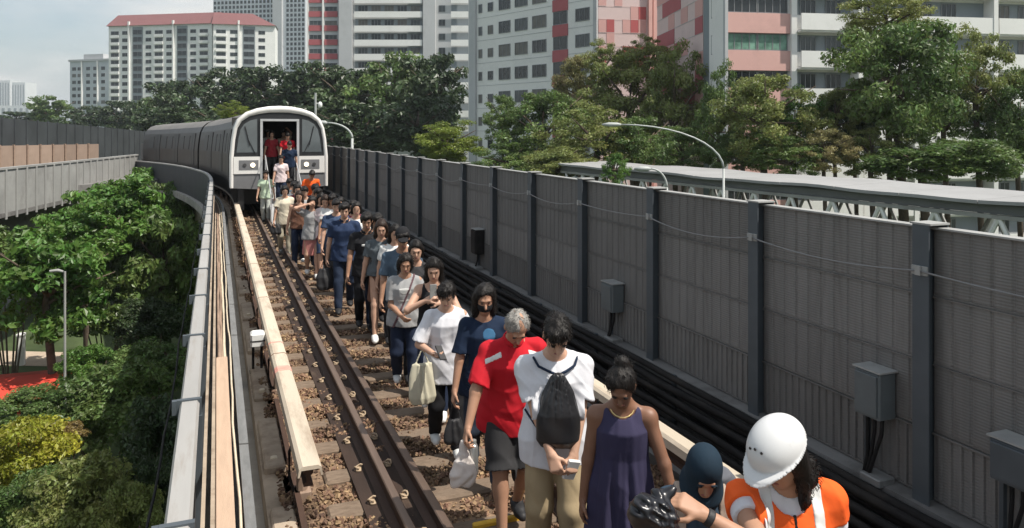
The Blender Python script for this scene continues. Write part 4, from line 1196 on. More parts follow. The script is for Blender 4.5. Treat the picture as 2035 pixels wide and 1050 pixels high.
M_shg = mat('shoe_grey', (0.20, 0.20, 0.19), 0.6, 0.2, 9)
def ellmesh(name, r, mt, nu=10, nv=7):
    m = MB(); rg_ = []
    for j in range(1, nv):
        p = math.pi * j / nv
        rg_.append([(r[0] * math.sin(p) * math.cos(2 * math.pi * i / nu), r[1] * math.sin(p) * math.sin(2 * math.pi * i / nu), -r[2] * math.cos(p)) for i in range(nu)])
    m.rings(rg_); return m.mesh(name, mt, True)

PEOPLE = {}
def person(key, label, pos, H=1.68, sex='m', heading=0, lean=4, hp=20, hy=0, ht=0, stride=.16, armL=None, armR=None, poleL=None, poleR=None, vox=.012,
           skin='light', top=None, bottom=None, hair='short', hairm=None, shoe=None, curl=.5, palmL=None, palmR=None, build=1.0, group='passengers walking along the track', crouch=0, face=True, sock=None, name='person', turn=.75):
    """pos = ground point under the pelvis. Local frame: faces -y, +x is screen right (the person's left side)."""
    q = H / 1.72; g = build
    heading -= turn * math.degrees(math.atan2(pos[0], pos[1]))      # they walk towards where the picture was taken
    fem = sex == 'f'
    sw = (.158 if fem else .183) * q; hw = .088 * q
    root = tag(empty(name, pos, math.radians(heading)), label, 'person', group)
    ln = math.radians(lean)
    pel = V3(0, .06 * math.sin(ln), (.932 - crouch) * q)
    Rt = rot('X', lean)          # leaning forward: +z tips to -y
    Rt = np.array([[1, 0, 0], [0, math.cos(ln), -math.sin(ln)], [0, math.sin(ln), math.cos(ln)]])
    up = Rt[:, 2]
    Ls = .515 * q
    nb = pel + up * Ls
    shc = pel + up * (Ls - .092 * q)
    sh = {1: shc + V3(sw, 0, 0), -1: shc - V3(sw, 0, 0)}
    a1 = math.radians(lean * .6 + hp * .5)
    nk = nb + V3(0, -math.sin(a1), math.cos(a1)) * .075 * q
    Rh = rot('Z', hy) @ rot('X', lean * .4 + hp) @ rot('Y', ht)
    hc = nk + Rh @ V3(0, -.018, .088) * q
    # limbs
    legs = {}
    for sd in (1, -1):
        hip = pel + V3(sd * hw, 0, -.03 * q)
        fy = -stride * sd
        ft = V3(sd * .095 * q, fy, .075 * q + (.05 if fy > .1 else 0))
        kn, ft = ik(hip, ft, .43 * q, .415 * q, (sd * .08, -1, 0))
        legs[sd] = (hip, kn, ft)
    arms = {}
    for sd in (1, -1):
        tg = armL if sd == 1 else armR
        if tg is None: tg = (sd * .27, -.06 + .09 * sd * (1 if stride > 0 else -1), .80)
        pole = (poleL if sd == 1 else poleR) or (sd * .6, .9, -.15)
        el, wr = ik(sh[sd], np.array(tg) * q, .285 * q, .25 * q, pole)
        arms[sd] = (sh[sd], el, wr)
    lo = V3(-.5, -.5, -.03); hi = V3(.5, .5, 1.0)
    pts = [hc + V3(.2, .2, .2), hc - V3(.2, .2, .2), nb + V3(.3, .3, .1), nb - V3(.3, .3, .1), pel + V3(.3, .3, .1), pel - V3(.3, .3, .3)]
    for sd in (1, -1):
        for p in legs[sd]: pts += [p + .13, p - .13]
        for p in arms[sd]: pts += [p + .12, p - .12]
        pts.append(arms[sd][2] + (arms[sd][2] - arms[sd][1]) * .9)
        pts.append(legs[sd][2] + V3(0, -.28, 0))
    pts = np.array(pts); lo = pts.min(0) - .04; hi = pts.max(0) + .04; lo[2] = -.04
    # torso sections
    chest = .165 if not fem else .145
    tb = [(-.16 * q, .07 * q, .06 * q, 0), (-.07 * q, .150 * q * g, .10 * q * g, .012), (.03 * q, (.162 if fem else .155) * q * g, .108 * q * g, .012), (.19 * q, (.125 if fem else .145) * q * g, .088 * q * g, 0), (.36 * q, chest * q * g, (.112 if fem else .112) * q * g, -.008), (.43 * q, (chest - .02) * q, .085 * q, .0), (.48 * q, .085 * q, .062 * q, .008), (.53 * q, .052 * q, .05 * q, .0)]
    fld = SDF(lo, hi, vox)
    fld.loft(pel, Rt, tb, 0)
    fld.cone(nb - up * .04, nk + (hc - nk) * .35, .052 * q, .050 * q, .03)
    for sd in (1, -1):
        fld.cone(nb - up * .015 * q, sh[sd] + up * .012 * q, .042 * q, .036 * q, .04)
        h, kn, ft = legs[sd]
        fld.cone(h, kn, .080 * q * g, .053 * q * g, .03); fld.cone(kn, ft, .054 * q * g, .036 * q, .02)
        mid = kn * .68 + ft * .32 + V3(0, .018, 0); fld.ell(mid, (.05 * q * g, .05 * q * g, .10 * q), None, .03)
        fld.cone(ft + V3(0, .02, -.03 * q), ft + V3(0, -.15 * q, -.045 * q), .034 * q, .026 * q, .03)
        s_, el, wr = arms[sd]
        fld.ell(s_, (.050 * q * g, .049 * q * g, .050 * q), None, .035)
        fld.cone(s_, el, .049 * q * g, .038 * q * g, .04); fld.cone(el, wr, .039 * q * g, .026 * q, .02)
        fw = wr - el; fw /= np.linalg.norm(fw)
        pn = (palmL if sd == 1 else palmR)
        pn = np.array(pn if pn is not None else (-sd, .15, 0), float); pn -= (pn @ fw) * fw; pn /= np.linalg.norm(pn) + 1e-9
        sdv = np.cross(fw, pn); sdv *= 1 if (sdv @ V3(0, -1, .3)) > 0 else -1     # thumb side looks forward
        K = []
        for i, (off, ln_) in enumerate(((.030, .068), (.010, .078), (-.010, .072), (-.029, .056))):
            b0_ = wr + sdv * off * .55 * q; kx = wr + fw * (.088 - .004 * abs(i - 1)) * q + sdv * off * q
            fld.cone(b0_, kx, .0165 * q, .0125 * q, .012)
            c = curl * (1 + .12 * i)
            d1 = fw * math.cos(c) + pn * math.sin(c); d2 = fw * math.cos(c * 2.3) + pn * math.sin(c * 2.3)
            k2 = kx + d1 * ln_ * .55 * q; k3 = k2 + d2 * ln_ * .5 * q
            fld.cone(kx, k2, .0105 * q, .0092 * q, .004); fld.cone(k2, k3, .0092 * q, .0078 * q, .003)
        t0 = wr + fw * .02 * q + sdv * .02 * q; t1 = t0 + (fw * .55 + sdv * .75 + pn * .25) * .045 * q; t2 = t1 + (fw * .85 + sdv * .35 + pn * .45) * .04 * q
        fld.cone(t0, t1, .0145 * q, .0115 * q, .01); fld.cone(t1, t2, .0112 * q, .009 * q, .003)
    # head
    E = lambda x, y, z: hc + Rh @ V3(x, y, z) * q
    fld.ell(E(0, .012, .028), (.076 * q, .094 * q, .088 * q), Rh, .02)
    fld.ell(E(0, -.022, -.045), (.060 * q, .068 * q, .072 * q), Rh, .03)
    fld.ell(E(0, -.052, -.092), (.030 * q, .030 * q, .026 * q), Rh, .03)
    if vox < .016:
        fld.cone(E(0, -.088, -.002), E(0, -.108, -.038), .009 * q, .014 * q, .012)
        for sd in (1, -1):
            fld.cut_ell(E(sd * .032, -.098, -.002), (.018 * q, .014 * q, .012 * q), Rh)
        fld.cone(E(-.03, -.083, .018), E(.03, -.083, .018), .012 * q, .012 * q, .015)
    for sd in (1, -1): fld.ell(E(sd * .077, .012, -.012), (.012 * q, .022 * q, .032 * q), Rh, .008)
    body = fld.build('body', SK[skin], root)
    # face pieces
    if face and vox < .02:
        e = ellmesh('eye', (.0125 * q, .007 * q, .005 * q), M_eye)
        br = ellmesh('eyebrow', (.019 * q, .005 * q, .0035 * q), M_hairb if hairm is M_hairg else (hairm or M_hair))
        for sd in (1, -1):
            o = link('eye', e, root, E(sd * .032, -.0855, -.002)); o.rotation_euler = Matrix(Rh.tolist()).to_euler()
            o = link('eyebrow', br, root, E(sd * .033, -.0935, .020)); o.rotation_euler = Matrix(Rh.tolist()).to_euler()
        o = link('mouth', ellmesh('mouth', (.024 * q, .008 * q, .008 * q), M_lip), root, E(0, -.0865, -.068)); o.rotation_euler = Matrix(Rh.tolist()).to_euler()
    info = dict(root=root, pel=pel, Rt=Rt, up=up, nb=nb, hc=hc, Rh=Rh, arms=arms, legs=legs, q=q, lo=lo, hi=hi, E=E, sh=sh, vox=vox, g=g, tb=tb, sw=sw, Ls=Ls, fem=fem, chest=chest)
    rs = abs(hash(key)) % 97 if False else sum(ord(c) for c in key) % 97
    # hair
    hm = hairm or M_hair
    if hair:
        hf = SDF(hc - .36 * q if hair in ('long', 'hijab') else hc - .19 * q, hc + .19 * q, min(vox, .012))
        if hair == 'crop': hf.ell(E(0, .016, .030), (.081 * q, .098 * q, .091 * q), Rh, 0)
        else: hf.ell(E(0, .016, .033), (.090 * q, .107 * q, .102 * q), Rh, 0)
        if hair == 'short':
            hf.ell(E(0, -.055, .085), (.062 * q, .05 * q, .034 * q), Rh, .02)
            hf.ell(E(.03, -.075, .062), (.035 * q, .03 * q, .03 * q), Rh, .015)
        # face opening: remove hair in front of and below the hairline
        n = Rh @ V3(0, -1, -.62)
        if hair != 'hijab': hf.cut(E(0, -.062, .048), n)
        if hair in ('short', 'crop'):
            hf.cut(E(0, .03, -.055), Rh @ V3(0, -.55, -1))
        if hair == 'short':
            hf2 = SDF(hc - .19 * q, hc + .19 * q, min(vox, .012)); hf2.ell(E(0, -.055, .078), (.066 * q, .05 * q, .036 * q), Rh, 0); hf2.ell(E(-.02, -.082, .058), (.045 * q, .022 * q, .028 * q), Rh, .02); hf.f = np.minimum(hf.f, hf2.f)
        if hair == 'bun':
            hf.cut(E(0, .03, -.075), Rh @ V3(0, -.3, -1)); hf.ell(E(.0, .075, .125), (.046 * q, .042 * q, .04 * q), Rh, .02); hf.cone(E(.035, .075, .12), E(.07, .08, .09), .012, .006, .01)
        if hair == 'long':
            for sx in (-.062, -.035, 0, .035, .062):
                y_ = .058 if abs(sx) < .05 else .02
                hf.cone(E(sx, y_, .0), E(sx * 1.15, y_ - .01, -.12), .042 * q, .036 * q, .03)
                b_ = E(sx * 1.15, y_ - .01, -.12); hf.cone(b_, b_ + V3(0, .035, -.14) * q, .036 * q, .02 * q, .03)
        if hair == 'bob':
            for sx in (-.07, -.04, 0, .04, .07):
                y_ = .06 if abs(sx) < .05 else .02
                hf.cone(E(sx, y_, .0), E(sx * 1.05, y_, -.09), .034 * q, .026 * q, .03)
        if hair == 'hijab':
            hf.cone(E(0, .02, -.04), nb + V3(0, .01, .03), .088 * q, .11 * q, .04); hf.cone(E(0, -.01, -.075), nb + V3(0, -.03, .0), .075 * q, .10 * q, .04); hf.cut_ell(E(0, -.112, -.045), (.050 * q, .052 * q, .066 * q), Rh)
        if hair != 'hijab':
            R_ = Rh
            hf.noise(lambda x, y, z: .0042 * np.sin(95 * (x - hc[0]) + 30 * (z - hc[2])) * np.sin(70 * (y - hc[1]) + rs) + .0045 * np.sin(41 * (x - hc[0]) + 23 * (y - hc[1]) + rs))
        ho_ = hf.build('hair', hm, root)
        if vox < .012 and hair != 'hijab':
            # loose strands lifting off the hair mass
            co = np.empty(len(ho_.data.vertices) * 3, np.float32); ho_.data.vertices.foreach_get('co', co); co = co.reshape(-1, 3)
            no = np.empty(len(ho_.data.vertices) * 3, np.float32); ho_.data.vertex_normals.foreach_get('vector', no); no = no.reshape(-1, 3)
            rr_ = np.random.default_rng(rs); ns_ = 260 if hair == 'bun' else 600; ok_ = np.nonzero((co - hc) @ Rh[:, 2] < (-.06 if key == 'guide' else 9))[0]; ii = ok_[rr_.integers(0, len(ok_), ns_)]
            P0, N0 = co[ii], no[ii]
            crownp = E(0, .03, .13)
            Fd = P0 - crownp; Fd -= (Fd * N0).sum(1)[:, None] * N0; Fd /= np.linalg.norm(Fd, axis=1)[:, None] + 1e-6
            Fd += rr_.normal(size=Fd.shape) * (.12 if hair == 'bun' else .28)
            Ln = (rr_.uniform(.015, .045, ns_) * (.5 if hair == 'crop' else 1))[:, None]
            Sd = np.cross(Fd, N0); Sd /= np.linalg.norm(Sd, axis=1)[:, None] + 1e-6
            wd_ = .0016
            a0_ = P0 - N0 * .003; a1_ = P0 + Fd * Ln * .5 + N0 * (Ln * (.05 if hair == 'bun' else .11) + .002); a2_ = P0 + Fd * Ln + N0 * (Ln * .10 - .001)
            VV = np.stack([a0_ - Sd * wd_, a0_ + Sd * wd_, a1_ - Sd * wd_, a1_ + Sd * wd_, a1_ + N0 * wd_ * 1.6, a2_], 1).reshape(-1, 3)
            QQ = np.array([(0, 2, 4), (0, 4, 1), (1, 4, 3), (0, 1, 3), (0, 3, 2), (2, 5, 4), (4, 5, 3), (3, 5, 2)])
            link('hair_strands', np_mesh('hair_strands', VV, (QQ[None] + np.arange(ns_)[:, None, None] * 6).reshape(-1, 3), hm, True), root)
    # garments
    def fold_t(A, n_=5):
        return lambda th, w: A * (np.sin(n_ * th + 6 * w + rs) * .7 + np.sin(2 * n_ * th - 11 * w + 2 * rs) * .4)
    glo, ghi = lo - .03, hi + .03
    for top in ([] if not top else top if isinstance(top, list) else [top]):
        tf = SDF(glo, ghi, vox)
        loose = top.get('loose', .022); hem = top.get('hem', -.13) * q; slv = top.get('sleeve', .62); mt = top['m']
        cw = chest * q * g + loose
        T = [(hem, (.186 * q * g + loose), (.13 * q * g + loose), -.008), (.0 * q, .182 * q * g + loose, .122 * q * g + loose, .002), (.19 * q, .148 * q * g + loose * 1.0, .100 * q * g + loose, -.002), (.36 * q, cw + .002, .115 * q * g + loose * .8, -.008), (.435 * q, cw - .028, .085 * q + loose * .7, .0), (.485 * q, .09 * q + .006, .066 * q + .010, .008), (.51 * q, .066 * q, .06 * q, .006)]
        if top.get('flare'):
            fl = top['flare']; T[0] = (hem, .18 * q * g + fl, .13 * q * g + fl * .8, .0)
            T.insert(1, (hem * .45, .172 * q * g + fl * .55, .12 * q * g + fl * .5, .004))
        fa = top.get('fold', .0055)
        ff = fold_t(fa, top.get('nf', 4))
        if top.get('flare'):
            ff = lambda th, w: (fa * np.sin(9 * th + rs + 2 * np.sin(3 * w)) + fa * .6 * np.sin(17 * th + rs * 2)) * np.clip((.30 * q - w) / (.5 * q), .1, 1.5)
        tf.loft(pel, Rt, T, 0, ff)
        if slv > 0:
            for sd in (1, -1):
                s_, el, wr = arms[sd]
                e = s_ + (el - s_) * min(slv, 1.0)
                tf.cone(nb - up * .02 * q, s_ + up * .008 * q, .050 * q, .049 * q, .03)
                tf.cone(s_ - V3(sd * .004, 0, .004) * q, e + (el - s_) * .15, .0635 * q * g + loose * .2, .051 * q * g + loose * .75, .035)
                if slv > 1.01: tf.cone(el, el + (wr - el) * (slv - 1), .05 * q * g + loose * .6, .04 * q + loose * .4, .03)
                c = SDF.copy(tf)
                ed = (el - s_) if slv <= 1.01 else (wr - el)
                ep = e if slv <= 1.01 else el + (wr - el) * (slv - 1)
                # trim the sleeve end only near that arm
                n_ = ed / np.linalg.norm(ed)
                r_ = .13 * q
                sl, P = tf.sub(ep - r_, ep + r_)
                if sl is not None:
                    d = (P[0] - ep[0]) * n_[0] + (P[1] - ep[1]) * n_[1] + (P[2] - ep[2]) * n_[2]
                    dd = np.sqrt((P[0] - ep[0]) ** 2 + (P[1] - ep[1]) ** 2 + (P[2] - ep[2]) ** 2)
                    # only outside of the torso: keep torso sections
                    tx = (P[0] * 0 + P[0]) * sd - pel[0] * sd
                    lim = cw * .98
                    sel = (dd < r_) & (tx > lim * .82) if slv <= 1.01 else (dd < r_)
                    tf.f[sl] = np.where(sel, np.maximum(tf.f[sl], d), tf.f[sl])
        else:
            for sd in (1, -1):
                tf.cone(nb - up * .02 * q, sh[sd] * .75 + nb * .25 + V3(0, 0, -.012), .046 * q, .045 * q, .04); tf.cut_ell(sh[sd] + V3(sd * .048, 0, -.02) * q, (.055 * q, .14 * q, .10 * q), None)
        A_ = top.get('wrinkle', .0055)
        tf.noise(lambda x, y, z: A_ * ((1 - 2 * np.abs(np.sin(15 * x + 9 * z + 1.3 * np.sin(11 * z + rs) + rs))) * np.sin(7 * y + 12 * z + 2 * rs) + .7 * np.sin(23 * x - 14 * z + 10 * y + 1.5 * np.sin(9 * x + 6 * z) + rs)))
        if not top.get('flare'):
            wz_ = pel[2] + .10 * q
            B_ = top.get('crease', .0075)
            def crease(x, y, z):
                g1 = np.exp(-((z - wz_) / (.16 * q)) ** 2)                              # gathers round the waist
                c1 = np.abs(np.sin(20 * z + 7 * np.abs(x) * np.sign(x) + 1.8 * np.sin(8 * x + rs) + rs))
                c2 = np.abs(np.sin(26 * x + 9 * z + 2.2 * np.sin(6 * z + 4 * y + rs)))  # long folds falling from the chest
                return B_ * (g1 * (1 - c1) ** 2 * -1.2 + (1 - c2) ** 3 * -.7)
            tf.noise(crease)
        hp_ = pel + up * hem; tf.cut(hp_, -up)
        nr = top.get('neck', .072) * q
        tf.cut_ell(nb + V3(0, -.022, -.002) * q, (nr, nr * 1.0, nr * top.get('scoop', .75)), None)
        info['top'] = tf
        info.setdefault('tops', []).append(tf)
        tf.build(top.get('name', 'shirt'), mt, root)
        if top.get('collar'):
            cc_ = nb + V3(0, -.010, .004) * q
            cf = SDF(nb - .13, nb + .13, min(vox, .009))
            Rc = rot('X', 18 + lean) 
            cf.loft(cc_, Rc, [(-.012, .082 * q, .082 * q, 0), (.024, .066 * q, .068 * q, 0)], 0); inner = SDF(nb - .13, nb + .13, min(vox, .009)); inner.loft(cc_, Rc, [(-.05, .071 * q, .071 * q, 0), (.05, .053 * q, .055 * q, 0)], 0)
            cf.f = np.maximum(cf.f, -inner.f); cf.cut_ell(cc_ + V3(0, -.075, .0), (.018, .03, .1))
            cf.build('collar', top['collar'], root)
    if bottom:
        bf = SDF(glo, ghi, vox)
        mt = bottom['m']; kind = bottom.get('kind', 'trousers'); lo_ = bottom.get('loose', .014); end = bottom.get('end', .97)
        T = [(-.16 * q, .10 * q, .085 * q, 0), (-.07 * q, .152 * q * g + lo_, .103 * q * g + lo_, .012), (.03 * q, .160 * q * g + lo_ * .7, .109 * q * g + lo_ * .7, .012), (.13 * q, .148 * q * g + lo_ * .6, .100 * q * g + lo_ * .6, .006)]
        if kind == 'skirt':
            ln2 = bottom.get('len', .42) * q
            T = [(-ln2, .20 * q, .16 * q, -.0), (-.15 * q, .178 * q, .135 * q, .0)] + T[2:]
            T[-2] = (.03 * q, .168 * q, .118 * q, .01)
            bf.loft(pel, Rt if lean < 15 else np.eye(3), T, 0, lambda th, w: .006 * np.sin(8 * th + rs) * np.clip(-w / .3, 0, 1))
        else:
            bf.loft(pel, Rt, T, 0)
            for sd in (1, -1):
                h, kn, ft = legs[sd]
                bf.cone(h, kn, .082 * q * g + lo_ * .8, .058 * q * g + lo_ * 1.2, .035)
                if kind == 'shorts':
                    p_ = h + (kn - h) * end
                    bf.cone(kn, kn + (kn - h) * .05, .062 * q * g + lo_ * 1.6, .062 * q * g + lo_ * 1.6, .02)
                    n_ = (kn - h) / np.linalg.norm(kn - h)
                    sl, P = bf.sub(p_ - .17, p_ + .17)
                    d = (P[0] - p_[0]) * n_[0] + (P[1] - p_[1]) * n_[1] + (P[2] - p_[2]) * n_[2]
                    bf.f[sl] = np.where((P[0] * sd > 0) & (d > -.05), np.maximum(bf.f[sl], d), bf.f[sl])
                else:
                    e = kn + (ft - kn) * end
                    bf.cone(kn, e, .060 * q * g + lo_ * 1.2, .044 * q + lo_ * bottom.get('cuff', 1.2), .02)
                    bf.cut_ell(e + (ft - kn) * .16, (.08 * q, .08 * q, .05 * q))
            bf.noise(lambda x, y, z: .0035 * ((1 - 2 * np.abs(np.sin(13 * z + 16 * x + 1.2 * np.sin(14 * y + rs) + rs))) * np.sin(9 * y + 7 * z + rs) + .5 * np.sin(25 * z + 24 * x + 14 * y)))
        bf.build(bottom.get('name', kind), mt, root)
    shm = shoe or M_shb
    for sd in (1, -1):
        h, kn, ft = legs[sd]
        sf = SDF(ft - V3(.08, .27, .12), ft + V3(.08, .12, .08), min(vox, .012))
        z0 = ft[2] - .075 * q
        sf.cone(V3(ft[0], ft[1] + .035 * q, z0 + .042 * q), V3(ft[0], ft[1] - .10 * q, z0 + .036 * q), .044 * q, .046 * q, 0)
        sf.cone(V3(ft[0], ft[1] - .10 * q, z0 + .034 * q), V3(ft[0] + sd * .004, ft[1] - .165 * q, z0 + .028 * q), .046 * q, .034 * q, .02)
        sf.cone(V3(*ft) + V3(0, .012, -.01), V3(*ft) + V3(0, -.02, -.03), .043 * q, .05 * q, .02)
        sf.cut(V3(0, 0, z0 + .004), V3(0, 0, -1)); sf.cut(ft + V3(0, 0, .028), V3(0, -.2, 1))
        sf.build('shoe', shm, root)
    PEOPLE[key] = info
    return info
GZ = -.135
def spot(px, py, top, z=GZ):
    """ground point of somebody whose head top, `top` metres up, appears at px, py"""
    d = F_PX * (CAMZ - z - top) / (py - HOR)
    p = at(px, 0, d); return (p.x, p.y, z)

def soft_bag(name, w, d, h, mt, strap=.12):
    b = SDF((-w - .05, -d - .05, -h - .05), (w + .05, d + .05, strap + .06), .012)
    b.loft((0, 0, 0), np.eye(3), [(-h, w * .78, d * .8, 0), (-h * .85, w, d, 0), (-h * .4, w * .92, d * .85, 0), (0, w * .62, d * .35, 0)], 0, lambda th, z: .008 * np.sin(5 * th + 14 * z))
    b.noise(lambda x, y, z: .006 * np.sin(17 * x + 11 * z) * np.sin(21 * z + 5 * y))
    for sx in (-1, 1): b.cone((sx * w * .5, 0, -.01), (sx * w * .2, 0, strap), .008, .008, .01)
    b.cone((-w * .2, 0, strap), (w * .2, 0, strap), .008, .008, .01)
    return b.build(name, mt, None)
# ------------------------------------------------------------------ who is on the track
C = cloth
W_TEE = C('white_tee', (0.60, 0.60, 0.63), .04); RED = C('red_polo', (0.47, 0.014, 0.024), .06); KHAKI = C('khaki', (0.36, 0.28, 0.17)); BLK = C('black', (0.014, 0.014, 0.016)); CHAR = C('charcoal', (0.035, 0.035, 0.037))
NAVY = C('navy', (0.010, 0.020, 0.044)); JEAN = C('jean', (0.016, 0.024, 0.048)); PURP = C('purple', (0.040, 0.036, 0.075)); GREY = C('grey_tee', (0.30, 0.30, 0.30)); TEAL = C('teal', (0.055, 0.085, 0.105)); BROWN = C('brown', (0.15, 0.075, 0.05)); SLATE = C('slate', (0.09, 0.105, 0.115))
PINK = C('pink', (0.48, 0.20, 0.18)); PALE = C('pale_pink', (0.62, 0.52, 0.52)); BLUE = C('blue', (0.04, 0.062, 0.115)); CREAM = C('cream', (0.60, 0.54, 0.42)); ORANGE = C('orange_vest', (0.80, 0.115, 0.02), .04); REFL = C('reflective', (0.62, 0.62, 0.60), .05, .4); TANC = C('tan', (0.34, 0.20, 0.12)); WHT = C('white', (0.68, 0.68, 0.66)); GRN = C('pale_green', (0.45, 0.55, 0.40)); MAROON = C('maroon', (0.16, 0.03, 0.045)); HIJ = C('dark_teal', (0.012, 0.026, 0.042), .1)
def loc(px, py, d, pos, heading, H):
    """photo pixel at depth d in the person's own frame, divided by stature"""
    w = at(px, py, d) - Vector(pos); a = math.radians(-heading)
    return (np.array([w.x * math.cos(a) - w.y * math.sin(a), w.x * math.sin(a) + w.y * math.cos(a), w.z]) / (H / 1.72)).tolist()
def toworld(info, p):
    m = Matrix.Translation(info['root'].location) @ Matrix.Rotation(info['root'].rotation_euler.z, 4, 'Z')
    return m @ Vector(p)
def place(o, info):
    o.location = info['root'].location; o.rotation_euler = info['root'].rotation_euler
    return o
def patch(info, name, mt, fn, grow=.004, k=-1):
    """thin piece of cloth lying on a garment where fn(x, y, z) < 0"""
    t = info['tops'][k].copy(); t.f = t.f - grow
    t.noise(lambda x, y, z: 0 * x + 0 * y + 0 * z)
    t.f = np.maximum(t.f, fn(t.ax[0][:, None, None], t.ax[1][None, :, None], t.ax[2][None, None, :])).astype(np.float32)
    return t.build(name, mt, info['root'])

# the guide in the orange vest and white helmet
pos = spot(1546, 822, 1.70); hd = -22
p1 = person('guide', 'track worker in white hard hat and orange reflective vest pointing with one arm', pos, H=1.76, sex='m', heading=hd, lean=14, hp=30, hy=-58, ht=0, stride=.06, build=1.06, vox=.0075, skin='tan', hair='long',
            top=[dict(m=W_TEE, loose=.008, hem=-.12, sleeve=.42), dict(m=ORANGE, loose=.036, hem=-.16, sleeve=.24, name='vest', neck=.088, scoop=1.7, fold=.004)], bottom=dict(m=JEAN), shoe=M_shb,
            armR=loc(1394, 1020, 2.96, pos, hd, 1.76), poleR=(.8, -.6, -.55), curl=.6, palmR=(.1, .5, -1), group='rail staff', turn=0)
patch(p1, 'reflective_stripe', REFL, lambda x, y, z: np.maximum(np.abs(x - .105) - .026, 0 * y + 0 * z - 1))
patch(p1, 'reflective_stripe', REFL, lambda x, y, z: np.maximum(np.abs(x + .105) - .026, 0 * y + 0 * z - 1))
patch(p1, 'reflective_band', REFL, lambda x, y, z: np.maximum(np.abs(z - 1.10) - .026, 0 * x + 0 * y - 1), .0055)
patch(p1, 'zip_strip', BLK, lambda x, y, z: np.maximum(np.maximum(np.abs(x) - .008, y), z * 0 - 1), .003)
E = p1['E']; Rh = p1['Rh']
hf = SDF(p1['hc'] - .22, p1['hc'] + .24, .006)
hf.ell(E(0, .012, .040), (.112, .140, .112), Rh, 0)
hf.cut(E(0, 0, .028), Rh @ V3(0, .06, -1))
bf_ = SDF(p1['hc'] - .22, p1['hc'] + .24, .006)
bf_.ell(E(0, -.008, .030), (.122, .160, .011), Rh, 0); bf_.ell(E(0, -.10, .022), (.075, .088, .010), Rh, .015)
hf.f = np.minimum(hf.f, bf_.f)
hf.cut_ell(E(0, .012, .030), (.102, .130, .098), Rh)
M_helm = mat('helmet_white', (0.60, 0.60, 0.60), 0.35, 0.04, 4, spec=0.5, dirt=((0.42, 0.40, 0.37), 9, 0.60, 0.5))
hel = hf.build('hard_hat', M_helm, None); place(hel, p1); tag(hel, 'white hard hat worn by the orange vested track worker', 'hard hat')
for i, (x, z) in enumerate(((-.028, .120), (0, .128), (.028, .120))):
    o = link('vent_hole', ellmesh('vent_hole', (.006, .006, .004), M_eye), hel, E(x, -.085, z - .004)); o.rotation_euler = Matrix((Rh @ rot('X', 40)).tolist()).to_euler()
el, wr = p1['arms'][-1][1], p1['arms'][-1][2]
fw = (wr - el) / np.linalg.norm(wr - el)
bs = SDF(wr - .08, wr + .08, .005); bs.cone(wr - fw * .045, wr - fw * .02, .034, .033, 0); bs.cut(wr - fw * .018, fw); bs.cut(wr - fw * .047, -fw)
o = bs.build('wrist_watch', M_shb, None); place(o, p1); tag(o, 'black watch strap on the outstretched wrist of the track worker', 'watch')
# shiny black bag in her hand
hb = toworld(p1, wr + fw * .17)
bg_ = SDF((-.16, -.16, -.2), (.16, .16, .14), .007)
bg_.ell((0, 0, -.03), (.095, .085, .085), None, 0); bg_.ell((-.05, 0, .0), (.06, .06, .06), None, .03); bg_.ell((.05, .02, -.06), (.06, .06, .06), None, .03); bg_.cone((.05, 0, .03), (.09, 0, .06), .03, .02, .03)
bg_.noise(lambda x, y, z: .012 * (1 - 2 * np.abs(np.sin(24 * x + 30 * z + 2.5 * np.sin(21 * z + 13 * x)))) * np.sin(19 * z - 23 * x + 31 * y) + .008 * np.abs(np.sin(41 * x - 33 * z + 20 * y + 2 * np.sin(30 * x))))
M_bag = mat('black_plastic', (0.010, 0.010, 0.013), 0.3, 0.2, 6, spec=0.5)
o = bg_.build('plastic_bag', M_bag, None); o.location = at(1300, 1010, 2.9); tag(o, 'shiny crumpled black plastic bag in the hand of the track worker', 'bag')

# bending person in the dark head scarf
pos = spot(1382, 872, 1.40); hd = 0
p2 = person('scarf', 'bending person in dark teal head scarf with grey backpack beside the track worker', pos, H=1.56, sex='f', heading=hd, lean=26, hp=22, stride=.10, vox=.008, skin='tan', hair='hijab', hairm=HIJ, crouch=.03,
            top=dict(m=C('navy_stripe', (0.03, 0.05, 0.075), .5), loose=.03, sleeve=1.6, hem=-.16), bottom=dict(m=CHAR), armR=(-.30, -.36, .86), armL=(.22, -.30, .70))
bp = SDF((-.3, -.3, -.4), (.3, .4, .35), .009); bp.loft((0, .20, 0), np.eye(3), [(-.19, .11, .06, 0), (-.1, .125, .08, 0), (.12, .115, .07, 0), (.17, .08, .05, 0)], 0)
bp.noise(lambda x, y, z: .004 * np.sin(22 * x + 18 * z)); bb = p2['pel'] + p2['up'] * .17 + V3(.10, 0, 0)
o = bp.build('backpack', C('pack_grey', (0.10, 0.105, 0.12)), None); place(o, p2); o.location = toworld(p2, bb); o.rotation_euler = (math.radians(26), 0, p2['root'].rotation_euler.z); tag(o, 'grey backpack on the back of the head scarf wearer', 'backpack')
o2 = [patch(p2, 'pack_strap', C('strap_beige', (0.34, 0.27, 0.22)), (lambda sx: (lambda x, y, z: np.maximum(np.abs(x - sx) - .022, .93 - z + 0 * y)))(sx), .010) for sx in (-.10, .10)]

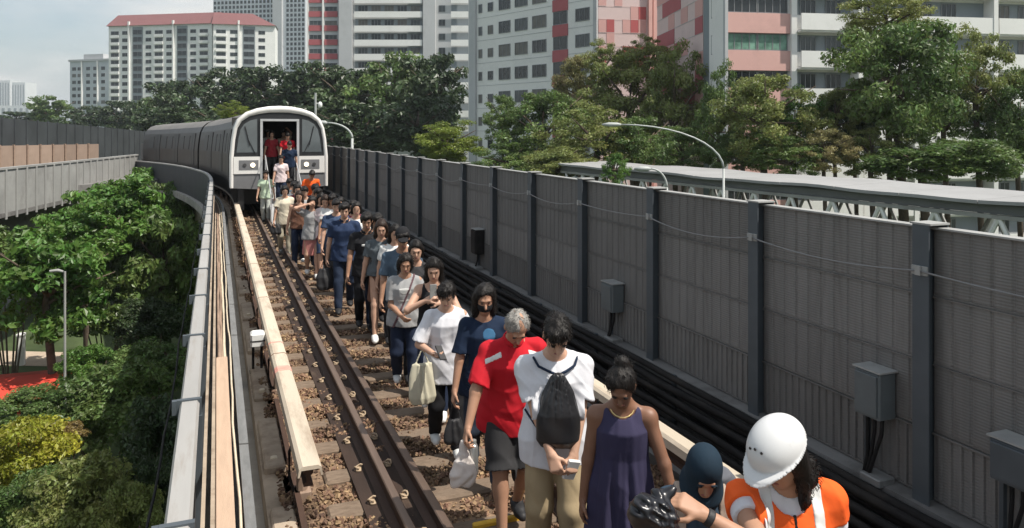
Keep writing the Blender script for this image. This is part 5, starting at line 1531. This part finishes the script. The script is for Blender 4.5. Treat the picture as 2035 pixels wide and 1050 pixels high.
# woman in the purple dress
pos = spot(1236, 715, 1.60)
p3 = person('dress', 'woman in a long dark purple sleeveless dress with hair in a bun', pos, H=1.62, sex='f', heading=-6, lean=3, hp=36, hy=-6, stride=.08, vox=.0075, skin='brown', hair='bun',
            top=dict(m=PURP, loose=.016, sleeve=0, hem=-.60, flare=.085, fold=.013, neck=.088, scoop=1.15, name='dress', wrinkle=.0025), shoe=M_shb, armR=(-.25, -.02, .76), armL=(.33, -.12, .82), poleL=(1, .5, 0))
nk_ = SDF(p3['nb'] - .16, p3['nb'] + .1, .006)
m = MB(); m.tube([tuple(p3['nb'] + V3(.072 * math.cos(a), -.012 + .07 * math.sin(a), -.012 - .05 * max(0, -math.sin(a)) - .0)) for a in [i * math.pi / 9 for i in range(19)]], .004, 5)
o = m.build('necklace', mat('gold', (0.6, 0.45, 0.2), .3, .1, 5, metal=.8), None); place(o, p3); tag(o, 'thin necklace on the woman in the purple dress', 'necklace')

# man with the drawstring bag on his chest
pos = spot(1101, 622, 1.74)
p4 = person('drawbag', 'man in white t-shirt and khaki trousers with a black drawstring bag on his chest', pos, H=1.78, heading=2, lean=4, hp=36, stride=.10, vox=.0075, skin='light', hair='short', build=1.04,
            top=dict(m=W_TEE, loose=.032, hem=-.17, sleeve=.72), bottom=dict(m=KHAKI, loose=.022), armR=(-.035, -.27, .83), armL=(.075, -.255, .81), poleR=(-1, .45, -.1), poleL=(1, .45, -.1), curl=.8, palmR=(.3, .6, -.3), palmL=(-.3, .6, -.3), shoe=M_shb)
q4 = p4['q']; ct = p4['pel'] + p4['up'] * .20 * q4
db = SDF((-.24, -.2, -.28), (.24, .16, .32), .008)
db.loft((0, 0, 0), np.eye(3), [(-.245, .11, .055, 0), (-.20, .142, .078, 0), (-.04, .135, .078, 0), (.09, .095, .052, 0), (.19, .045, .032, 0), (.215, .03, .022, 0)], 0, lambda th, w: (.006 * np.sin(13 * th) + .004 * np.sin(23 * th + 1)) * np.clip((w + .08) / .2, 0, 1))
db.noise(lambda x, y, z: .004 * np.sin(24 * x + 15 * z) * np.sin(18 * z))
M_nylon = mat('black_nylon', (0.016, 0.016, 0.018), 0.38, 0.15, 6, 0.1, 40, spec=0.5)
dloc = ct + V3(0, -.175, .02) * q4
db_o = db.build('drawstring_bag', M_nylon, None); place(db_o, p4); db_o.location = toworld(p4, dloc); tag(db_o, 'black drawstring bag hanging on the chest of the man in white', 'bag')
for sx in (-1, 1):
    m = MB(); tp = V3(0, -.0, .20); s_ = p4['sh'][sx] + V3(-sx * .045, -.02, .062) * q4 - dloc
    mid = p4['sh'][sx] + V3(-sx * .070, -.092, .028) * q4 - dloc
    m.tube([tuple(tp), tuple(tp * .5 + mid * .5 + V3(0, -.012, .0)), tuple(mid), tuple(s_ + V3(0, -.02, .004)), tuple(s_ + V3(0, .05, -.005))], .0085, 6); m.build('cord', NAVY, db_o, True)
    m = MB(); a_ = V3(sx * .11, .03, -.17); b_ = V3(sx * .2, .12, -.05); m.tube([tuple(a_), tuple((a_ + b_) / 2 + V3(0, -.01, 0)), tuple(b_)], .007, 6); m.build('side_cord', NAVY, db_o, True)
hnd = (p4['arms'][1][2] + p4['arms'][-1][2]) / 2
o = MB().bbox(-.04, .04, -.012, .012, -.075, .055, .004).build('paper_slip', M_white); o.location = toworld(p4, hnd + V3(.055, -.02, -.07)); o.rotation_euler = (.3, .25, 0); tag(o, 'small white paper held by the man with the drawstring bag', 'paper')

# man in the red polo shirt
pos = spot(1013, 615, 1.62)
p5 = person('redpolo', 'grey haired man in a red polo shirt and black shorts looking down', pos, H=1.72, heading=8, lean=13, hp=42, stride=-.17, vox=.0075, skin='tan', hair='crop', hairm=M_hairg, build=1.08,
            top=dict(m=RED, loose=.034, hem=-.17, sleeve=.85, collar=RED), bottom=dict(kind='shorts', m=CHAR, loose=.03, end=.98), shoe=M_shb, armR=(-.38, -.30, .84), armL=(.28, .06, .82), poleR=(-.8, .6, 0), curl=.75)
ang = [(p5['sh'][sd], p5['arms'][sd][1]) for sd in (1, -1)]
for sd in (1, -1):
    s0 = p5['sh'][sd]
    patch(p5, 'white_flash', WHT, (lambda sd, s0: lambda x, y, z: np.maximum(np.maximum(np.abs((z - s0[2] + .03) + (x - s0[0]) * sd * .35) - .019, -(x - s0[0]) * sd - .085), (x - s0[0]) * sd - .04) + 0 * y)(sd, s0), .003)
wr = p5['arms'][-1][2]
M_steel = mat('bottle_steel', (0.36, 0.37, 0.37), 0.3, 0.1, 4, metal=0.7)
b = thing('steel_bottle', 'slim steel water bottle hanging from the hand of the red shirted man', 'bottle', toworld(p5, wr + V3(.045, .045, -.34)))
MB().tube([(0, 0, 0), (0, 0, .02), (0, 0, .19), (0, 0, .215)], [.034, .037, .037, .026], 14).build('flask', M_steel, b, True)
MB().tube([(0, 0, .2155), (0, 0, .24)], .024, 12).build('cap', M_shg, b)
bgs = SDF((-.16, -.14, -.3), (.16, .14, .14), .008)
bgs.loft((0, 0, 0), np.eye(3), [(-.20, .085, .05, 0), (-.12, .10, .06, 0), (-.02, .055, .035, 0), (.06, .022, .018, 0), (.10, .014, .012, 0)], 0)
bgs.noise(lambda x, y, z: .008 * (1 - 2 * np.abs(np.sin(30 * x + 16 * y + 2 * np.sin(20 * z)))) * np.sin(22 * z + 20 * y))
o = bgs.build('carrier_bag', mat('white_plastic', (0.72, 0.66, 0.62), 0.4, 0.12, 7, trans=.25), None); o.location = toworld(p5, wr + V3(-.035, -.02, -.17)); tag(o, 'thin white plastic carrier bag held by the red shirted man', 'bag')

# woman with the black mask
pos = spot(962, 570, 1.63)
p6 = person('mask', 'long haired woman in a dark navy t-shirt wearing a black face mask', pos, H=1.66, sex='f', heading=0, lean=3, hp=14, stride=.18, vox=.009, skin='tan', hair='long',
            top=dict(m=NAVY, loose=.03, hem=-.16, sleeve=.8), bottom=dict(m=C('dark_print', (0.03, 0.04, 0.06), .5)), shoe=M_shb)
mk = SDF(p6['hc'] - .16, p6['hc'] + .14, .006); E = p6['E']; Rh = p6['Rh']; q = p6['q']
mk.ell(E(0, -.022, -.045), (.066 * q, .076 * q, .075 * q), Rh, 0); mk.ell(E(0, -.095, -.04), (.02, .02, .03), Rh, .02); mk.cut(E(0, 0, -.024), Rh @ V3(0, 0, 1)); mk.cut(E(0, -.01, 0), Rh @ V3(0, 1, 0)); mk.cut(E(0, 0, -.105), Rh @ V3(0, 0, -1))
o = mk.build('face_mask', BLK, None); place(o, p6); tag(o, 'black face mask on the woman in the navy t-shirt', 'face mask')
patch(p6, 'white_print', C('print_white', (0.55, 0.6, 0.66)), lambda x, y, z: np.maximum(np.maximum(np.abs(((z * 40 + x * 12) % 1.0) - .5) - .16, np.abs(z - .86) - .09), np.maximum(np.abs(x + .10) - .055, y)), .002)
patch(p6, 'blue_print', C('print_blue', (0.04, 0.12, 0.22)), lambda x, y, z: np.maximum(np.sqrt((x - .03) ** 2 + (z - 1.26) ** 2) - .055, y), .002)
o = soft_bag('hand_bag', .09, .045, .2, M_shb); o.location = toworld(p6, p6['arms'][-1][2] + V3(0, -.02, -.22)); tag(o, 'small black handbag in the hand of the masked woman', 'bag')

# young person in the white t-shirt with phone
pos = spot(886, 563, 1.53)
p7 = person('phone', 'short haired person in a loose white t-shirt and black trousers looking at a phone', pos, H=1.56, sex='f', heading=4, lean=3, hp=24, hy=-10, stride=.14, vox=.009, skin='light', hair='short',
            top=dict(m=W_TEE, loose=.036, hem=-.22, sleeve=.9), bottom=dict(m=BLK, loose=.016), shoe=M_shw, armR=(-.16, -.28, 1.06), armL=(.25, -.02, .84), poleR=(-.7, .7, -.4), palmR=(.3, 0, 1), curl=.6)
fwp = p7['arms'][-1][2] - p7['arms'][-1][1]; fwp /= np.linalg.norm(fwp)
ph = MB().bbox(-.036, .036, -.075, .075, -.004, .005, .003).build('mobile_phone', M_shb); ph.location = toworld(p7, p7['arms'][-1][2] + fwp * .09 + V3(.01, -.01, .045)); ph.rotation_euler = (math.radians(40), .2, .3); tag(ph, 'dark mobile phone in the hand of the person in white', 'phone')
MB().box(-.032, .032, -.068, .068, .0055, .0065).build('screen', M_gdark, ph)
tb_ = SDF((-.2, -.12, -.4), (.2, .12, .12), .01); tb_.loft((0, 0, 0), np.eye(3), [(-.36, .10, .05, 0), (-.3, .125, .06, 0), (-.1, .11, .04, 0), (0, .09, .025, 0)], 0, lambda th, w: .007 * np.sin(7 * th + 12 * w)); tb_.cone((-.06, 0, 0), (-.01, 0, .11), .008, .008, .01); tb_.cone((.06, 0, 0), (.01, 0, .11), .008, .008, .01)
o = tb_.build('tote_bag', C('canvas', (0.50, 0.47, 0.36)), None); o.location = toworld(p7, p7['arms'][-1][1] * .55 + p7['arms'][-1][2] * .45 + V3(-.03, 0, -.13)); tag(o, 'cream cloth tote bag hanging from the arm of the person in white', 'bag')

# woman in black camisole holding phone up
pos = spot(862, 518, 1.58)
p8 = person('camisole', 'long haired woman in a black camisole raising a phone to her face', pos, H=1.62, sex='f', heading=-4, lean=2, hp=20, stride=.15, vox=.010, skin='light', hair='long',
            top=dict(m=BLK, loose=.012, sleeve=0, hem=-.10, neck=.10, scoop=1.6), bottom=dict(m=JEAN), shoe=M_shw, armR=(-.07, -.26, 1.30), armL=(.06, -.25, 1.26), poleR=(-1, .2, -.6), poleL=(1, .2, -.6), curl=.8, palmR=(1, .2, 0), palmL=(-1, .2, 0))
o = MB().bbox(-.036, .036, -.006, .006, -.07, .07, .003).build('mobile_phone', M_shg); o.location = toworld(p8, (p8['arms'][1][2] + p8['arms'][-1][2]) / 2 + V3(0, -.03, .11)); tag(o, 'pale mobile phone held up by the woman in the camisole', 'phone')
# woman in the grey tee
pos = spot(805, 508, 1.51)
p9 = person('greytee', 'dark haired woman in a light grey t-shirt with a shoulder strap', pos, H=1.54, sex='f', heading=0, lean=3, hp=16, stride=.16, vox=.011, skin='tan', hair='bob', build=1.08,
            top=dict(m=GREY, loose=.026, hem=-.12, sleeve=.8), bottom=dict(m=JEAN), shoe=M_shw, armR=(-.06, -.26, .98), armL=(.25, -.1, .84))
patch(p9, 'bag_strap', C('strap', (0.12, 0.07, 0.08)), lambda x, y, z: np.abs((x - .02) - (z - 1.1) * .42) - .014 + 0 * y, .006)
patch(p9, 'white_print', C('tee_print', (0.55, 0.55, 0.53)), lambda x, y, z: np.maximum(np.maximum(np.abs(z - 1.13) - .035, np.abs(x + .01) - .07), y), .002)
patch(p9, 'pale_front', C('tee_pale', (0.42, 0.42, 0.40)), lambda x, y, z: np.maximum(np.maximum(np.abs(z - 1.02) - .02, np.abs(x + .0) - .09), y), .002)
# and the others down the line
def walker(key, label, px, py, top_, **kw):
    kw.setdefault('vox', .013)
    return person(key, label, spot(px, py, top_), **kw)
walker('behindgrey', 'dark haired person half hidden behind the woman in the grey t-shirt', 826, 482, 1.60, H=1.63, sex='f', hair='bob', hp=12, top=dict(m=CHAR), bottom=dict(m=BLK), skin='light', stride=-.12)
p10 = walker('tealtee', 'man in a slate blue t-shirt with dark cap behind the grey t-shirt woman', 799, 452, 1.72, H=1.72, hp=20, hair='short', skin='tan', top=dict(m=C('slate_blue', (0.075, 0.11, 0.15)), loose=.028, sleeve=.8), bottom=dict(m=BLK), stride=.15, shoe=M_shg)
E = p10['E']; Rh = p10['Rh']
cf_ = SDF(p10['hc'] - .2, p10['hc'] + .2, .011); cf_.ell(E(0, .012, .05), (.096, .112, .10), Rh, 0); cf_.cut(E(0, 0, .045), Rh @ V3(0, 0, -1)); cf_.ell(E(0, -.13, .052), (.07, .075, .012), Rh, .02)
o = cf_.build('peaked_cap', BLK, None); place(o, p10); tag(o, 'black peaked cap on the man in slate blue', 'cap')
walker('brownskirt', 'long haired woman in a brown skirt and white shoes, hand at her waist', 757, 438, 1.66, H=1.68, sex='f', hp=18, hair='long', hairm=M_hairb, skin='light', top=dict(m=SLATE, hem=-.02, loose=.02), bottom=dict(kind='skirt', m=BROWN, len=.40), shoe=M_shw, stride=-.2, armL=(.10, -.24, 1.05))
p12 = walker('blackpolo', 'man in a black polo shirt with a white chest mark behind the brown skirted woman', 728, 424, 1.72, H=1.74, hp=14, hair='short', skin='tan', top=dict(m=BLK, collar=BLK), bottom=dict(m=BLK), stride=.15, armR=(-.27, -.1, .82))
patch(p12, 'white_mark', WHT, lambda x, y, z: np.maximum(np.maximum(np.abs(z - 1.27) - .022, np.abs(x + .04) - .035), y), .003)
p13 = walker('navypolo', 'man in a dark blue polo shirt carrying a black bag at his side', 684, 405, 1.74, H=1.76, hp=10, hair='short', skin='light', top=dict(m=C('dark_blue', (0.020, 0.034, 0.075)), collar=NAVY, loose=.028), bottom=dict(m=C('dark_jean', (0.02, 0.03, 0.055))), stride=-.17, shoe=M_shb, armL=(.26, -.16, .86))
o = soft_bag('hand_bag', .15, .09, .34, M_shb); o.location = toworld(p13, p13['arms'][-1][2] + V3(-.03, 0, -.16)); tag(o, 'black bag carried by the man in the dark blue polo', 'bag')
walker('bluecheck', 'person in a muted blue shirt just behind the dark blue polo man', 668, 398, 1.66, H=1.68, hp=12, hair='short', skin='light', top=dict(m=BLUE, loose=.03), bottom=dict(m=CHAR), stride=.12, vox=.016)
walker('darkbehind', 'dark haired person with a white collar between the two polo shirted men', 708, 404, 1.64, H=1.66, sex='f', hp=8, hair='bob', skin='light', top=dict(m=WHT), bottom=dict(m=BLK), stride=.1, vox=.016)
walker('pinkstrap', 'person in a pale pink shirt with a maroon strap further down the line', 646, 390, 1.62, H=1.66, sex='f', hp=24, hair='bob', hairm=M_hairb, skin='light', top=dict(m=PALE), bottom=dict(kind='shorts', m=BLUE), stride=-.16, vox=.016, shoe=M_shw)
patch(PEOPLE['pinkstrap'], 'bag_strap', MAROON, lambda x, y, z: np.abs(x - (z - 1.1) * .5) - .02 + 0 * y, .008)
p15 = walker('pinkskirt', 'woman in a pinkish skirt shading her eyes with a raised hand', 620, 392, 1.60, H=1.62, sex='f', hp=16, hair='long', skin='light', top=dict(m=GREY), bottom=dict(kind='skirt', m=PINK, len=.46), stride=.16, vox=.016, shoe=M_shw, armR=(-.10, -.17, 1.56), poleR=(-1, -.2, -.2))
walker('browntop', 'bare armed woman in a dark brown top among the group near the ramp', 594, 383, 1.58, H=1.62, sex='f', hp=12, hair='long', hairm=M_hairb, skin='light', top=dict(m=BROWN, sleeve=0, hem=-.08), bottom=dict(m=JEAN), stride=-.14, vox=.018, shoe=M_shw)
walker('darksuit', 'dark dressed man behind the pink skirted woman', 632, 378, 1.66, H=1.70, hp=10, hair='short', skin='tan', top=dict(m=CHAR), bottom=dict(m=BLK), stride=.12, vox=.018)
p16 = walker('creamtop', 'person in a cream top and light trousers with a black shoulder bag near the ramp', 566, 372, 1.60, H=1.64, sex='f', hp=18, hair='bob', skin='light', top=dict(m=CREAM, loose=.035, hem=-.18), bottom=dict(m=C('light_trouser', (0.34, 0.31, 0.24))), stride=.14, vox=.018, shoe=M_shg)
o = soft_bag('shoulder_bag', .13, .06, .24, M_shb, .4); o.location = toworld(p16, (-.2, -.14, .75)); tag(o, 'black shoulder bag of the person in the cream top', 'bag')
walker('whitedark', 'dark haired person in a white shirt beside the cream topped one', 584, 364, 1.62, H=1.66, hp=14, hair='short', skin='light', top=dict(m=WHT), bottom=dict(m=CHAR), stride=-.14, vox=.018)
ps = at(616, 0, 23.2); ps = (ps.x, ps.y, GZ)
p17 = person('orangestaff', 'bent over rail worker in an orange vest beside the train ramp', ps, H=1.80, heading=10, lean=24, hp=25, stride=.08, vox=.018, skin='tan', hair='short', top=dict(m=ORANGE, loose=.035, sleeve=.5, name='vest'), bottom=dict(m=BLK), shoe=M_shb, group='rail staff')
for i, (px, py, tp, H_, sx, hr_, tm, bm_, sk_, lab) in enumerate((
        (702, 400, 1.60, 1.62, 'f', 'long', MAROON, BLK, 'light', 'woman in maroon squeezed behind the black polo man'), (748, 428, 1.66, 1.70, 'm', 'short', CHAR, JEAN, 'tan', 'man in charcoal close behind the brown skirted woman'),
        (660, 386, 1.66, 1.68, 'm', 'short', WHT, CHAR, 'tan', 'man in white in the middle of the distant queue'), (636, 384, 1.60, 1.62, 'f', 'long', BLK, JEAN, 'light', 'woman in black left of the maroon strap wearer'),
        (606, 374, 1.62, 1.66, 'm', 'short', GREY, BLK, 'light', 'man in grey just before the orange vested worker'), (590, 368, 1.58, 1.60, 'f', 'bob', MAROON, CHAR, 'light', 'woman in dark red near the foot of the ramp'),
        (575, 356, 1.62, 1.64, 'm', 'short', TEAL, BLK, 'tan', 'man in teal stepping off the ramp'), (625, 368, 1.66, 1.70, 'm', 'short', NAVY, CHAR, 'tan', 'man in navy behind the grey shirted one near the ramp'),
        (676, 394, 1.58, 1.60, 'f', 'bob', CREAM, BLK, 'light', 'woman in cream half hidden in the distant queue'), (784, 448, 1.60, 1.62, 'f', 'long', WHT, BLK, 'light', 'woman in white behind the shoulder of the slate blue man'))):
    walker('fill%d' % i, lab, px, py, tp, H=H_, sex=sx, hp=14 + 3 * (i % 4), hair=hr_, skin=sk_, top=dict(m=tm), bottom=dict(m=bm_), stride=.14 * (-1) ** i, vox=.018, hy=(-12, 8, 0, 15)[i % 4])
ps = at(529, 0, 24.2); p18 = person('greenstaff', 'person in pale green clothes standing left of the exit ramp', (ps.x, ps.y, GZ), H=1.66, heading=-15, lean=3, hp=10, stride=.05, vox=.018, skin='light', hair='short', top=dict(m=GRN, loose=.03), bottom=dict(m=C('pale_grey', (0.40, 0.42, 0.38))), shoe=M_shb, group='rail staff')
ps = trk(26.3, .25); person('ramp1', 'person in dark navy coming down the exit ramp', (ps.x, ps.y, .80), H=1.66, lean=6, hp=25, stride=.1, vox=.018, skin='light', hair='short', top=dict(m=NAVY), bottom=dict(m=BLK))
ps = trk(25.2, -.1); person('ramp2', 'person in a white top and dark trousers lower on the exit ramp', (ps.x, ps.y, .40), H=1.62, sex='f', lean=4, hp=20, stride=.1, vox=.018, skin='light', hair='bob', top=dict(m=PALE), bottom=dict(m=JEAN))
G5 = 'passengers waiting inside the train'
ps = trk(27.35, .28); person('door1', 'passenger in a bright red shirt standing in the open train door', (ps.x, ps.y, 1.09), H=1.66, lean=8, hp=25, stride=.05, vox=.018, skin='light', hair='short', top=dict(m=RED, loose=.035), bottom=dict(m=BLK), group=G5)
ps = trk(27.75, -.22); person('door2', 'passenger in a dull red shirt behind the one in the train door', (ps.x, ps.y, 1.09), H=1.70, lean=2, hp=10, stride=.05, vox=.018, skin='light', hair='bob', sex='f', top=dict(m=C('dull_red', (0.30, 0.03, 0.04))), bottom=dict(m=CHAR), group=G5)
ps = trk(28.3, -.30); person('door3', 'passenger in a pale shirt deeper inside the train cab', (ps.x, ps.y, 1.09), H=1.74, lean=2, hp=5, stride=.05, vox=.018, skin='light', hair='short', top=dict(m=WHT), bottom=dict(m=BLK), group=G5)
ps = trk(28.6, .25); person('door4', 'passenger with a raised arm at the back of the train cab', (ps.x, ps.y, 1.09), H=1.72, lean=2, hp=5, stride=.05, vox=.018, skin='light', hair='short', top=dict(m=CREAM), bottom=dict(m=BLK), group=G5, armL=(.16, -.2, 1.75))
